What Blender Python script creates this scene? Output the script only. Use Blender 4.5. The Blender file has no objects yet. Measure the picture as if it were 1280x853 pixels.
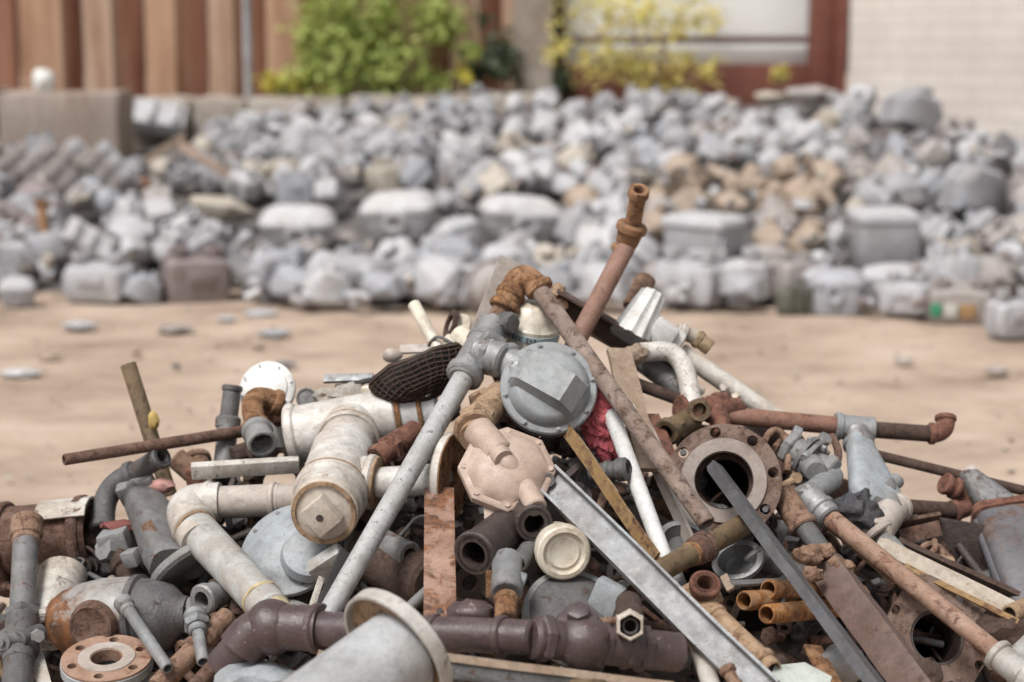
import bpy, bmesh, math, random
from mathutils import Vector, Matrix, noise
R_ = random.Random(7)
PI = math.pi
scene = bpy.context.scene
COL = scene.collection

# ------------------------------------------------------------------ camera
F = 2200.0                    # focal length in photo pixels (1280 wide)
CAM_H = 1.256
PITCH = math.atan((426.5 - 60.0) / F)
CAM = Vector((0, 0, CAM_H))
FWD = Vector((0, math.cos(PITCH), -math.sin(PITCH)))
RGT = Vector((1, 0, 0))
UPV = Vector((0, math.sin(PITCH), math.cos(PITCH)))

def at(x, y, d):
    """world point d metres in front of the camera seen at photo pixel x, y"""
    return CAM + FWD * d + RGT * ((x - 640) / F * d) + UPV * (-(y - 426.5) / F * d)

def on_ground(x, y, z=0.0):
    v = FWD + RGT * ((x - 640) / F) + UPV * (-(y - 426.5) / F)
    t = (z - CAM_H) / v.z
    return CAM + v * t

def heap_d(x, y):
    ys = 395 + 0.42 * abs(x - 660)
    if y < ys:
        return 3.5 + 0.0004 * (ys - y)
    return 3.5 - 0.0015 * (y - ys)

def W(p):
    x, y = p[0], p[1]
    dd = p[2] if len(p) > 2 else 0.0
    return at(x, y, heap_d(x, y) - dd)

def S(p):
    return (heap_d(p[0], p[1]) - (p[2] if len(p) > 2 else 0.0)) / F

def AX(r, u, t):
    """direction: r to the right, u up, t towards the viewer"""
    return (RGT * r + UPV * u - FWD * t).normalized()

# ------------------------------------------------------------------ mesh building
def frame(ax, up=None):
    ax = ax.normalized()
    if up is None:
        up = Vector((0, 0, 1)) if abs(ax.z) < 0.9 else Vector((0, 1, 0))
    u = up - ax * up.dot(ax)
    if u.length < 1e-5:
        u = ax.orthogonal()
    u.normalize()
    v = ax.cross(u)
    return u, v

class MB:
    def __init__(self):
        self.bm = bmesh.new()

    # --- lathe in metres
    def lathe(self, o, ax, prof, seg=22, closed=False, cap0=True, cap1=True, up=None, phase=0.0):
        bm = self.bm
        ax = ax.normalized()
        u, v = frame(ax, up)
        rings = []
        for (s, r) in prof:
            c = o + ax * s
            if r <= 1e-6:
                rings.append([bm.verts.new(c)])
            else:
                rings.append([bm.verts.new(c + (u * math.cos(phase + 2 * PI * k / seg) + v * math.sin(phase + 2 * PI * k / seg)) * r) for k in range(seg)])
        n = len(rings)
        pairs = [(i, i + 1) for i in range(n - 1)] + ([(n - 1, 0)] if closed else [])
        for i, j in pairs:
            a, b = rings[i], rings[j]
            for k in range(seg):
                k2 = (k + 1) % seg
                try:
                    if len(a) == 1 and len(b) == 1:
                        break
                    if len(a) == 1:
                        bm.faces.new((a[0], b[k2], b[k]))
                    elif len(b) == 1:
                        bm.faces.new((a[k], a[k2], b[0]))
                    else:
                        bm.faces.new((a[k], a[k2], b[k2], b[k]))
                except ValueError:
                    pass
        if not closed:
            if cap0 and len(rings[0]) > 2:
                bm.faces.new(list(reversed(rings[0])))
            if cap1 and len(rings[-1]) > 2:
                bm.faces.new(rings[-1])
        return self

    # --- px helpers (points are (x, y, dd) in heap coordinates)
    def pipe(self, a, b, r, wall=0.24, r1=None, seg=20, thread=0):
        A, B, s = W(a), W(b), S(a)
        L = (B - A).length
        r0 = r * s
        r1 = (r1 if r1 else r) * S(b)
        w = r0 * wall
        c = min(r0 * 0.10, L * .1)
        prof = [(0, r0 - c)]
        if thread:
            tl = thread * s
            n = 7
            for k in range(n):
                prof += [(c + tl * k / n, r0 * .93), (c + tl * (k + .5) / n, r0 * 1.0)]
            prof.append((c + tl, r0 * .93))
        prof += [(c + (thread * s if thread else 0) + .0005, r0), (L - c, r1), (L, r1 - c), (L, r1 - w), (L * .55, (r1 - w)), (L * .45, (r0 - w)), (0, r0 - w)]
        return self.lathe(A, B - A, prof, seg, closed=True)

    def rod(self, a, b, r, r1=None, seg=18):
        A, B = W(a), W(b)
        L = (B - A).length
        r0 = r * S(a)
        r1 = (r1 if r1 else r) * S(b)
        c = min(r0 * .15, L * .1)
        return self.lathe(A, B - A, [(0, r0 - c), (c, r0), (L - c, r1), (L, r1 - c)], seg)

    def collar(self, a, b, s, w, r, seg=22, hexa=False, rnd=.2):
        """ring round the axis a-b: from px distance s, w long, radius r"""
        A, B, k = W(a), W(b), S(a)
        ax = (B - A).normalized()
        c = min(rnd * w * k, .25 * r * k)
        rr = r * k
        return self.lathe(A + ax * (s * k), ax, [(0, rr * .55), (0, rr - c), (c, rr), (w * k - c, rr), (w * k, rr - c), (w * k, rr * .55)], 6 if hexa else seg, closed=True)

    def disc(self, c, ax, prof, seg=32, closed=False, up=None, phase=0.0):
        """lathe about px point c, profile in px along axis"""
        k = S(c)
        return self.lathe(W(c), ax, [(s * k, r * k) for s, r in prof], seg, closed, up=up, phase=phase)

    def sweep(self, pts, r, seg=14, corner=.5, world=False, hollow=False, n=6, taper=None):
        P = [p if world else W(p) for p in pts]
        k = 1.0 if world else S(pts[0])
        out = [P[0]]
        for i in range(1, len(P) - 1):
            a = P[i].lerp(P[i - 1], corner)
            b = P[i].lerp(P[i + 1], corner)
            for q in range(n + 1):
                t = q / n
                out.append(a.lerp(P[i], t).lerp(P[i].lerp(b, t), t))
        out.append(P[-1])
        bm = self.bm
        rings = []
        up = None
        N = len(out)
        for i, p in enumerate(out):
            t = (out[min(i + 1, N - 1)] - out[max(i - 1, 0)]).normalized()
            if up is None:
                up, _ = frame(t)
            u = (up - t * up.dot(t)).normalized()
            v = t.cross(u)
            up = u
            rr = (r * k) * (1 if taper is None else 1 + (taper - 1) * i / (N - 1))
            rings.append([bm.verts.new(p + (u * math.cos(2 * PI * q / seg) + v * math.sin(2 * PI * q / seg)) * rr) for q in range(seg)])
        for i in range(N - 1):
            for q in range(seg):
                q2 = (q + 1) % seg
                bm.faces.new((rings[i][q], rings[i][q2], rings[i + 1][q2], rings[i + 1][q]))
        for end in (0, -1):
            ring = rings[end]
            if hollow:
                c = sum((v.co for v in ring), Vector()) / seg
                t = (out[1] - out[0]) if end == 0 else (out[-2] - out[-1])
                t.normalize()
                i1 = [bm.verts.new(c + (v.co - c) * .76) for v in ring]
                i2 = [bm.verts.new(c + (v.co - c) * .74 + t * r * k * 2.2) for v in ring]
                for q in range(seg):
                    q2 = (q + 1) % seg
                    bm.faces.new((ring[q], ring[q2], i1[q2], i1[q]))
                    bm.faces.new((i1[q], i1[q2], i2[q2], i2[q]))
                bm.faces.new(i2)
            else:
                bm.faces.new(ring)
        return self

    def box(self, c, X, Y, size, bevel=0.0, world=True):
        """box centred on c with axes X, Y, size (sx, sy, sz) in metres"""
        X = X.normalized()
        Y = (Y - X * Y.dot(X)).normalized()
        Z = X.cross(Y)
        t = bmesh.new()
        bmesh.ops.create_cube(t, size=1)
        for v in t.verts:
            v.co = Vector((v.co.x * size[0], v.co.y * size[1], v.co.z * size[2]))
        if bevel:
            bmesh.ops.bevel(t, geom=list(t.edges), offset=bevel, segments=2, affect='EDGES', profile=.6)
        m = Matrix((X, Y, Z)).transposed()
        self.merge(t, m, c)
        return self

    def merge(self, t, m, c):
        mp = {}
        for v in t.verts:
            mp[v] = self.bm.verts.new(m @ v.co + c)
        for f in t.faces:
            self.bm.faces.new([mp[v] for v in f.verts])
        t.free()

    def bar(self, a, b, w, th, facing, bevel=.0008):
        """flat bar from px point a to b, w px wide, th px thick; facing = direction its face looks"""
        A, B, k = W(a), W(b), S(a)
        ax = (B - A)
        n = (facing - ax.normalized() * facing.dot(ax.normalized())).normalized()
        self.box((A + B) / 2, ax, ax.cross(n), (ax.length, w * k, th * k), bevel)
        return self

    def prism(self, a, b, poly, facing, world=False, k=None):
        """polygon (u across, v along facing; px) extruded from a to b"""
        A, B = (a, b) if world else (W(a), W(b))
        k = k if k else S(a)
        ax = (B - A).normalized()
        n = (facing - ax * facing.dot(ax)).normalized()
        u = n.cross(ax)
        bm = self.bm
        m = len(poly); N_ = 14; rs_ = []
        sd_ = A.x * 31 + A.z * 17; wob = min(.0025, .008 * (B - A).length)
        for q in range(N_ + 1):
            t_ = q / N_
            # scrap steel is never quite straight: a slow bow and a few knocks
            off = (u * noise.noise(Vector((sd_, t_ * 2.1, 0))) + n * noise.noise(Vector((sd_, t_ * 2.1, 7)))) * wob
            rs_.append([bm.verts.new(A.lerp(B, t_) + off + (u * p[0] + n * p[1]) * k * (1 + .025 * noise.noise(Vector((sd_ + i_, t_ * 6, 3))))) for i_, p in enumerate(poly)])
        for q in range(N_):
            for i in range(m):
                j = (i + 1) % m
                bm.faces.new((rs_[q][i], rs_[q][j], rs_[q + 1][j], rs_[q + 1][i]))
        bm.faces.new(list(reversed(rs_[0])))
        bm.faces.new(rs_[-1])
        return self

    def flange(self, c, ax, rin, rout, th, nb=8, rb=.8, rh=.1, shape=None, up=None, phase=0):
        """plate with a bore and nb real bolt holes; px units; axis points to its front face"""
        k = S(c)
        return self.flange_m(W(c), ax, rin * k, rout * k, th * k, nb, rb, rh, shape, up, phase)

    def flange_m(self, O, ax, rin, rout, th, nb=8, rb=.8, rh=.1, shape=None, up=None, phase=0):
        u, v = frame(ax, up)
        ax = ax.normalized()
        bm = self.bm
        nm = 7
        span = 2 * PI / nb
        new = []
        def pt(r, th_, h):
            return O + (u * math.cos(th_) + v * math.sin(th_)) * r + ax * h
        def V(p):
            q = bm.verts.new(p)
            new.append(q)
            return q
        for i in range(nb):
            t0 = phase + span * (i - .5)
            t1 = t0 + span
            tm = phase + span * i
            ro = lambda t: rout * (shape(t - phase) if shape else 1)
            loop = [(ro(t0 + span * q / nm), t0 + span * q / nm, 'o') for q in range(nm + 1)]
            loop += [(ro(t1) + (rin - ro(t1)) * q / 4, t1, 's') for q in range(1, 4)]
            loop += [(rin, t1 - span * q / nm, 'i') for q in range(nm + 1)]
            loop += [(rin + (ro(t0) - rin) * q / 4, t0, 's') for q in range(1, 4)]
            cb = pt(rb * rout, tm, 0)
            hr = rh * rout
            tops, bots, ht, hb = [], [], [], []
            for (r, t, _) in loop:
                p = pt(r, t, 0)
                d = (p - cb).normalized()
                tops.append(V(p)); bots.append(V(p - ax * th))
                ht.append(V(cb + d * hr)); hb.append(V(cb + d * hr - ax * th))
            n = len(loop)
            for q in range(n):
                q2 = (q + 1) % n
                bm.faces.new((tops[q], ht[q], ht[q2], tops[q2]))
                bm.faces.new((bots[q], bots[q2], hb[q2], hb[q]))
                bm.faces.new((ht[q], hb[q], hb[q2], ht[q2]))
                if loop[q][2] == loop[q2][2] and loop[q][2] in 'oi':
                    bm.faces.new((tops[q], tops[q2], bots[q2], bots[q]))
        bmesh.ops.remove_doubles(bm, verts=new, dist=1e-5)
        return self

    def loft(self, rings, cap=True):
        bm = self.bm
        vr = [[bm.verts.new(p) for p in r] for r in rings]
        n = len(vr[0])
        for i in range(len(vr) - 1):
            for q in range(n):
                q2 = (q + 1) % n
                bm.faces.new((vr[i][q], vr[i][q2], vr[i + 1][q2], vr[i + 1][q]))
        if cap:
            bm.faces.new(list(reversed(vr[0])))
            bm.faces.new(vr[-1])
        return self

    def blob(self, c, rad, sub=2, rough=.25, freq=14, seed=0, scale=(1, 1, 1)):
        t = bmesh.new()
        bmesh.ops.create_icosphere(t, subdivisions=sub, radius=1)
        so = Vector((seed * 3.1, seed * 1.7, seed * .9))
        for v in t.verts:
            d = 1 + rough * noise.noise(v.co * 1.6 + so) + rough * .5 * noise.noise(v.co * 3.7 + so)
            v.co = Vector((v.co.x * scale[0], v.co.y * scale[1], v.co.z * scale[2])) * rad * d
        self.merge(t, Matrix.Identity(3), c)
        return self

    def jitter(self, amp, freq=40, seed=0):
        so = Vector((seed * 5.3, seed, -seed * 2.2))
        for v in self.bm.verts:
            v.co += noise.noise_vector(v.co * freq + so) * amp
        return self

    def bend(self, amp, freq, seed=0):
        return self.jitter(amp, freq, seed)

    def obj(self, name, mat, parent=None, loc=None, sharp=38):
        bm = self.bm
        loc = parent.location.copy() if parent is not None and loc is None else (loc if loc is not None else Vector())
        if parent is not None and parent.parent is not None:
            loc = parent.parent.location.copy()
        for v in bm.verts:
            v.co -= loc
        bmesh.ops.recalc_face_normals(bm, faces=list(bm.faces))
        me = bpy.data.meshes.new(name)
        bm.to_mesh(me)
        bm.free()
        for p in me.polygons:
            p.use_smooth = True
        me.set_sharp_from_angle(angle=math.radians(sharp))
        mats = mat if isinstance(mat, (list, tuple)) else [mat]
        for m in mats:
            me.materials.append(m)
        o = bpy.data.objects.new(name, me)
        COL.objects.link(o)
        if parent is not None:
            o.parent = parent
        else:
            o.location = loc
        return o

    def thing(self, name, mat, label, cat, pos, group=None, sharp=38):
        loc = W(pos) if not isinstance(pos, Vector) else pos
        o = self.obj(name, mat, None, loc, sharp)
        return tag(o, label, cat, group)

ANCHORS = []
def tag(o, label=None, cat=None, group=None, kind=None):
    if label: o['label'] = label
    if cat: o['category'] = cat
    if group: o['group'] = group
    if kind: o['kind'] = kind
    return o

def T(name, label, cat, pos, group=None):
    o = bpy.data.objects.new(name, None)
    o.empty_display_size = .03
    COL.objects.link(o)
    o.location = W(pos) if not isinstance(pos, Vector) else pos
    return tag(o, label, cat, group)

# ------------------------------------------------------------------ materials
SAT, DARK = 1.0, .86
def tone(c):
    g = .3 * c[0] + .55 * c[1] + .15 * c[2]
    return tuple((g + (v - g) * SAT) * DARK for v in c)
def lin(c):
    return tuple(((v / 255) / 12.92 if v / 255 <= .04045 else ((v / 255 + .055) / 1.055) ** 2.4) for v in c) + (1.0,)

M = {}
def mat(name, c1, c2, rust=0.0, rcols=((96, 60, 42), (140, 90, 58), (70, 48, 40)), scale=30, rough=.6, metal=0.0, bump=.35, chip=None, chipcol=(60, 54, 52), stretch=None, dirt=.35, dirtcol=(128, 108, 90), wear=.75, grit=.35):
    c1, c2, dirtcol, chipcol = tone(c1), tone(c2), tone(dirtcol), tone(chipcol)
    rcols = [tone(tone(c)) for c in rcols]
    if scale > 11: scale *= 1.7
    m = bpy.data.materials.new(name)
    m.use_nodes = True
    nt = m.node_tree
    N, L = nt.nodes, nt.links
    bs = N['Principled BSDF']
    tc = N.new('ShaderNodeTexCoord')
    oi = N.new('ShaderNodeObjectInfo')
    mul = N.new('ShaderNodeMath'); mul.operation = 'MULTIPLY'; mul.inputs[1].default_value = 37.0
    L.new(oi.outputs['Random'], mul.inputs[0])
    mp = N.new('ShaderNodeMapping')
    if stretch: mp.inputs['Scale'].default_value = stretch
    L.new(tc.outputs['Object'], mp.inputs['Vector'])
    cb = N.new('ShaderNodeCombineXYZ')
    for i in range(3): L.new(mul.outputs[0], cb.inputs[i])
    L.new(cb.outputs[0], mp.inputs['Location'])
    def nz(sc, det=6, ro=.6, dist=0.0):
        n = N.new('ShaderNodeTexNoise')
        n.inputs['Scale'].default_value = sc
        n.inputs['Detail'].default_value = det
        n.inputs['Roughness'].default_value = ro
        n.inputs['Distortion'].default_value = dist
        L.new(mp.outputs[0], n.inputs['Vector'])
        return n.outputs['Fac']
    def ramp(fac, stops):
        r = N.new('ShaderNodeValToRGB')
        e = r.color_ramp.elements
        e[0].position, e[0].color = stops[0]
        e[1].position, e[1].color = stops[-1]
        for p, c in stops[1:-1]:
            q = e.new(p); q.color = c
        L.new(fac, r.inputs[0])
        return r.outputs[0]
    def mix(f, a, b):
        x = N.new('ShaderNodeMix'); x.data_type = 'RGBA'
        if hasattr(f, 'is_linked'): L.new(f, x.inputs['Factor'])
        else: x.inputs['Factor'].default_value = f
        L.new(a, x.inputs['A']); L.new(b, x.inputs['B'])
        return x.outputs['Result']
    g = lambda v: (v, v, v, 1)
    big = nz(scale * .5, 5)
    col = ramp(big, [(.3, lin(c1)), (.7, lin(c2))])
    # uneven, weathered value over the surface
    vr = ramp(nz(scale * 1.1, 13, .78, .3), [(.31, g(.38)), (.43, g(.86)), (.55, g(1.0)), (.68, g(1.18))])
    mu = N.new('ShaderNodeMix'); mu.data_type = 'RGBA'; mu.blend_type = 'MULTIPLY'; mu.inputs['Factor'].default_value = wear
    L.new(col, mu.inputs['A']); L.new(vr, mu.inputs['B']); col = mu.outputs['Result']
    # dust and grime, in blotches
    if dirt:
        dn = nz(scale * .9, 9, .72, .4)
        dm = ramp(dn, [(.50, g(0)), (.70, g(dirt))])
        dc = ramp(nz(scale * 2, 3), [(.35, lin(dirtcol)), (.7, lin(tuple(v * .62 for v in dirtcol)))])
        col = mix(dm, col, dc)
    rm = None
    if rust > 0:
        rn = nz(scale * .75, 11, .72, .6)
        lo = .69 - .40 * rust
        rm = ramp(rn, [(lo, g(0)), (lo + .09, g(1))])
        k_ = lambda c, f: tuple(min(255, v * f) for v in c)
        rc = ramp(nz(scale * 1.7, 13, .80, .2), [(.33, lin(k_(rcols[2], .68))), (.43, lin(rcols[2])), (.50, lin(rcols[0])), (.57, lin(rcols[1])), (.68, lin(k_(rcols[1], 1.28)))])
        col = mix(rm, col, rc)
    # old stains, large and faint
    st = ramp(nz(scale * .28, 7, .6, .8), [(.42, (.70, .60, .52, 1)), (.56, (1, 1, 1, 1))])
    ms_ = N.new('ShaderNodeMix'); ms_.data_type = 'RGBA'; ms_.blend_type = 'MULTIPLY'; ms_.inputs['Factor'].default_value = min(1, dirt * 1.1)
    L.new(col, ms_.inputs['A']); L.new(st, ms_.inputs['B']); col = ms_.outputs['Result']
    # fine grit and pits
    gr = ramp(nz(scale * 7.5, 5, .7), [(.34, g(.55)), (.46, g(.98)), (.66, g(1.1))])
    mg = N.new('ShaderNodeMix'); mg.data_type = 'RGBA'; mg.blend_type = 'MULTIPLY'; mg.inputs['Factor'].default_value = min(1, grit + rust * .6)
    L.new(col, mg.inputs['A']); L.new(gr, mg.inputs['B']); col = mg.outputs['Result']
    if chip:
        cn = nz(scale * 2.2, 10, .78, .5)
        cm = ramp(cn, [(.685 - chip * .26, g(0)), (.70 - chip * .26, g(.9))])
        cc = ramp(nz(scale * 3), [(.3, lin(chipcol)), (.8, lin(tuple(min(255, v * 1.4) for v in chipcol)))])
        col = mix(cm, col, cc)
    L.new(col, bs.inputs['Base Color'])
    rr = ramp(nz(scale * 1.6, 6), [(.32, g(max(0.12, rough - .22))), (.68, g(min(1, rough + .2)))])
    if rm is not None:
        x = N.new('ShaderNodeMix'); x.data_type = 'FLOAT'
        L.new(rm, x.inputs[0]); L.new(rr, x.inputs[2]); x.inputs[3].default_value = .74
        L.new(x.outputs[0], bs.inputs['Roughness'])
    else:
        L.new(rr, bs.inputs['Roughness'])
    bs.inputs['Metallic'].default_value = metal
    bs.inputs['Specular IOR Level'].default_value = .5
    if bump:
        b = N.new('ShaderNodeBump')
        b.inputs['Strength'].default_value = bump
        b.inputs['Distance'].default_value = .006
        h = nz(scale * 2.6, 12, .74)
        if rm is not None:
            ad = N.new('ShaderNodeMath'); ad.operation = 'MULTIPLY_ADD'
            L.new(rm, ad.inputs[0]); ad.inputs[1].default_value = .3
            L.new(h, ad.inputs[2]); h = ad.outputs[0]
        L.new(h, b.inputs['Height'])
        L.new(b.outputs[0], bs.inputs['Normal'])
    M[name] = m
    return m

mat('light grey paint', (170, 171, 172), (186, 186, 185), rust=.16, scale=26, rough=.5, chip=.25)
mat('pale grey paint', (186, 188, 188), (202, 202, 198), rust=.1, scale=15, rough=.5, chip=.1, dirtcol=(150, 134, 120), dirt=.6)
mat('blue grey paint', (158, 166, 173), (176, 182, 186), rust=.08, scale=24, rough=.48, dirt=.3, chip=.1)
mat('grey casting', (140, 142, 144), (164, 165, 164), rust=.18, scale=30, rough=.62, bump=.6, chip=.25)
mat('regulator grey', (150, 155, 159), (164, 168, 170), rust=.02, scale=18, rough=.5, dirt=.25, bump=.12)
mat('dark grey metal', (82, 82, 84), (112, 112, 113), rust=.3, scale=34, rough=.45, bump=.5)
mat('dull grey steel', (112, 113, 116), (140, 140, 140), rust=.34, scale=30, rough=.5, metal=.15, bump=.4)
mat('galvanised grey', (142, 145, 148), (170, 171, 172), rust=.26, scale=26, rough=.45, metal=.25, bump=.3)
mat('white paint', (216, 213, 208), (232, 230, 226), rust=.14, scale=16, rough=.36, chip=.14, dirt=.6, dirtcol=(166, 144, 126), rcols=((150, 112, 84), (178, 140, 110), (110, 80, 62)))
mat('clean white paint', (222, 222, 222), (236, 235, 232), rust=.05, scale=20, rough=.42, chip=.06, dirt=.22)
mat('white dirty paint', (196, 190, 182), (224, 220, 212), rust=.3, scale=24, rough=.6, chip=.3, dirt=.6)
mat('beige paint', (186, 162, 147), (200, 178, 163), rust=.06, scale=20, rough=.55, dirt=.25, bump=.2, dirtcol=(150, 124, 105))
mat('beige grey', (188, 176, 168), (200, 190, 182), rust=.08, scale=20, rough=.6, dirt=.3)
mat('cream plastic', (226, 216, 198), (236, 228, 212), rust=0, scale=16, rough=.4, dirt=.5, bump=.1)
mat('bright white plastic', (232, 232, 230), (240, 240, 236), rust=0, scale=16, rough=.4, dirt=.18, bump=.06)
mat('purple brown paint', (80, 66, 68), (96, 80, 81), rust=.1, scale=20, rough=.32, chip=.25, chipcol=(150, 130, 122), dirt=.35, bump=.3)
mat('dark brown iron', (62, 53, 52), (80, 68, 65), rust=.2, scale=28, rough=.4, bump=.5)
mat('rusty brown', (116, 88, 76), (136, 106, 92), rust=.55, scale=42, rough=.8, bump=.7, rcols=((110, 74, 58), (150, 108, 84), (82, 58, 50)))
mat('pale rust', (152, 118, 98), (172, 142, 120), rust=.5, scale=40, rough=.85, bump=.7, rcols=((134, 94, 70), (170, 128, 98), (104, 76, 62)))
mat('red rust', (128, 84, 68), (146, 100, 82), rust=.5, scale=32, rough=.85, bump=.6, rcols=((116, 70, 54), (150, 96, 72), (88, 58, 50)))
mat('orange rust', (172, 126, 88), (188, 146, 108), rust=.6, scale=36, rough=.8, bump=.8, rcols=((158, 104, 62), (196, 142, 92), (106, 74, 54)))
mat('dark rust', (76, 58, 50), (94, 73, 63), rust=.5, scale=34, rough=.85, bump=.7, rcols=((84, 56, 44), (112, 80, 62), (58, 44, 40)))
mat('tan rust', (176, 144, 114), (190, 162, 132), rust=.4, scale=45, rough=.85, bump=.6, rcols=((150, 108, 76), (186, 146, 108), (112, 82, 62)))
mat('brass', (146, 124, 92), (168, 146, 116), rust=.3, scale=34, rough=.55, metal=.2, bump=.4)
mat('olive brass', (104, 86, 62), (132, 110, 80), rust=.4, scale=34, rough=.7, bump=.5, rcols=((90, 70, 50), (132, 106, 74), (70, 56, 44)))
mat('ochre paint', (156, 122, 76), (172, 140, 98), rust=.45, scale=26, rough=.75, bump=.5, rcols=((124, 84, 56), (160, 112, 76), (92, 68, 54)))
mat('weathered wood', (160, 138, 118), (186, 166, 146), rust=0, scale=40, rough=.85, bump=.6, dirt=.4)
mat('flange rust', (124, 100, 90), (150, 128, 116), rust=.5, scale=28, rough=.8, bump=.6, rcols=((124, 92, 78), (152, 118, 98), (98, 76, 68)))
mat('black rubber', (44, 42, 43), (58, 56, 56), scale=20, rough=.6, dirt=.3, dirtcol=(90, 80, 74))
mat('red cloth', (190, 82, 94), (208, 108, 116), scale=40, rough=.9, dirt=.2, bump=.4, dirtcol=(120, 60, 62))
mat('pink rag', (206, 150, 142), (220, 172, 162), scale=40, rough=.9, dirt=.3, bump=.4)
mat('grey rag', (186, 178, 168), (206, 200, 190), scale=50, rough=.95, dirt=.5, bump=.7)
mat('yellow tag', (214, 182, 96), (226, 200, 128), scale=30, rough=.6, dirt=.3)
mat('blue print', (172, 196, 206), (186, 206, 214), scale=30, rough=.5, dirt=.1)
mat('black plastic film', (56, 56, 60), (84, 84, 90), scale=24, rough=.25, dirt=.3, bump=.8)
mat('scrap dirt', (46, 38, 34), (64, 53, 46), scale=20, rough=.95, dirt=.4, bump=1, dirtcol=(80, 62, 50))
# tuned materials of single pieces
def _m(name, *a, **k): mat(name, *a, **k)
_m('bulb paint', (160, 160, 160), (184, 184, 182), rust=.62, scale=8, rough=.5, rcols=((150, 96, 58), (178, 124, 80), (110, 78, 60)))
_m('rim flange', (160, 124, 102), (184, 154, 134), rust=.35, scale=24, rough=.8, rcols=((160, 92, 66), (186, 130, 100), (120, 76, 60)))
_m('sealant', (206, 184, 140), (222, 206, 170), scale=60, rough=.7, bump=.5, dirt=.3)
_m('cap beige', (208, 196, 182), (222, 212, 200), rust=.12, scale=22, rough=.55, rcols=((150, 120, 92), (186, 160, 120), (120, 96, 78)))
_m('riser grey', (178, 179, 180), (192, 192, 191), rust=.12, scale=20, rough=.5, chip=.42, chipcol=(96, 92, 92))
_m('riser brown', (140, 122, 114), (176, 156, 142), rust=.45, scale=22, rough=.8, rcols=((122, 94, 80), (190, 160, 138), (92, 72, 64)), bump=.7)
_m('upright brown', (150, 112, 96), (164, 130, 116), rust=.3, scale=26, rough=.75, rcols=((124, 84, 66), (160, 112, 88), (92, 66, 56)))
_m('upright rust', (150, 110, 80), (170, 130, 98), rust=.5, scale=34, rough=.8, rcols=((146, 100, 62), (180, 130, 82), (98, 70, 52)))
_m('beam brown', (86, 66, 58), (104, 80, 70), rust=.3, scale=24, rough=.7, rcols=((112, 80, 62), (140, 104, 82), (70, 54, 48)))
_m('white spots', (220, 218, 214), (230, 228, 224), rust=.1, scale=22, rough=.5, chip=.5, chipcol=(130, 112, 100))
_m('white pipe', (204, 198, 190), (222, 218, 210), rust=.15, scale=24, rough=.6, chip=.2, dirt=.4)
_m('channel grey', (142, 145, 149), (158, 160, 163), rust=.2, scale=18, rough=.5, dirt=.4, bump=.2, chip=.3)
_m('bar rust', (160, 126, 108), (182, 148, 130), rust=.6, scale=16, rough=.8, rcols=((140, 92, 62), (172, 116, 78), (104, 72, 56)))
_m('flange pale', (190, 186, 180), (208, 205, 200), rust=.3, scale=22, rough=.6, rcols=((150, 112, 84), (180, 140, 100), (112, 88, 72)))
_m('flange face', (156, 142, 134), (176, 164, 156), rust=.16, scale=22, rough=.7, rcols=((190, 150, 100), (170, 130, 100), (130, 104, 90)))
_m('beam rust', (100, 80, 73), (122, 100, 92), rust=.35, scale=26, rough=.6, rcols=((104, 72, 60), (136, 100, 82), (78, 60, 54)))
_m('bar steel', (80, 80, 84), (106, 106, 110), rust=.2, scale=26, rough=.5, metal=.2, bump=.4)
_m('run rust', (140, 98, 80), (156, 118, 102), rust=.4, scale=30, rough=.8, rcols=((124, 82, 64), (160, 112, 88), (96, 68, 58)))
_m('sloping rust', (158, 122, 102), (178, 150, 132), rust=.45, scale=24, rough=.8, rcols=((140, 92, 70), (172, 130, 106), (104, 74, 62)))
_m('canister grey', (108, 108, 114), (130, 130, 136), rust=.42, scale=11, rough=.45, metal=.15, rcols=((124, 94, 82), (146, 116, 100), (96, 76, 70)))
_m('strip pale', (180, 166, 150), (200, 188, 174), rust=.2, scale=24, rough=.75, rcols=((186, 150, 96), (150, 112, 84), (120, 92, 76)))
_m('tube orange', (162, 122, 86), (178, 142, 108), rust=.65, scale=22, rough=.8, rcols=((176, 112, 52), (200, 140, 78), (120, 84, 60)))
_m('cone grey', (176, 180, 184), (194, 196, 198), rust=.08, scale=13, rough=.42, chip=.14, dirt=.35, dirtcol=(150, 138, 126))
_m('dark red rag', (128, 66, 64), (150, 88, 84), rust=0, scale=40, rough=.9, dirt=.5)
_m('mint plate', (204, 214, 206), (216, 222, 214), scale=16, rough=.5, dirt=.3, bump=.1)
# =================================================================== THE SCRAP HEAP
def elbow(mb, a, corner, b, r, lip=1.18, lipw=9, corner_t=.75):
    """threaded elbow: swept bend with a lip at both ends"""
    mb.sweep([a, corner, b], r, seg=20, corner=corner_t, n=8)
    mb.collar(a, corner, -1, lipw, r * lip)
    mb.collar(b, corner, -1, lipw, r * lip)
    return mb

def bolt(mb, c, ax, r=4, h=5, stud=3, up=None):
    mb.disc(c, ax, [(-1, 0), (-1, r), (h * .75, r), (h, r * .8), (h, 0)], seg=6, up=up)
    if stud: mb.disc(c, ax, [(h, 0), (h, r * .5), (h + stud, r * .5), (h + stud, 0)], seg=10, up=up)
    return mb

GAS = 'pieces of scrap'
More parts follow.
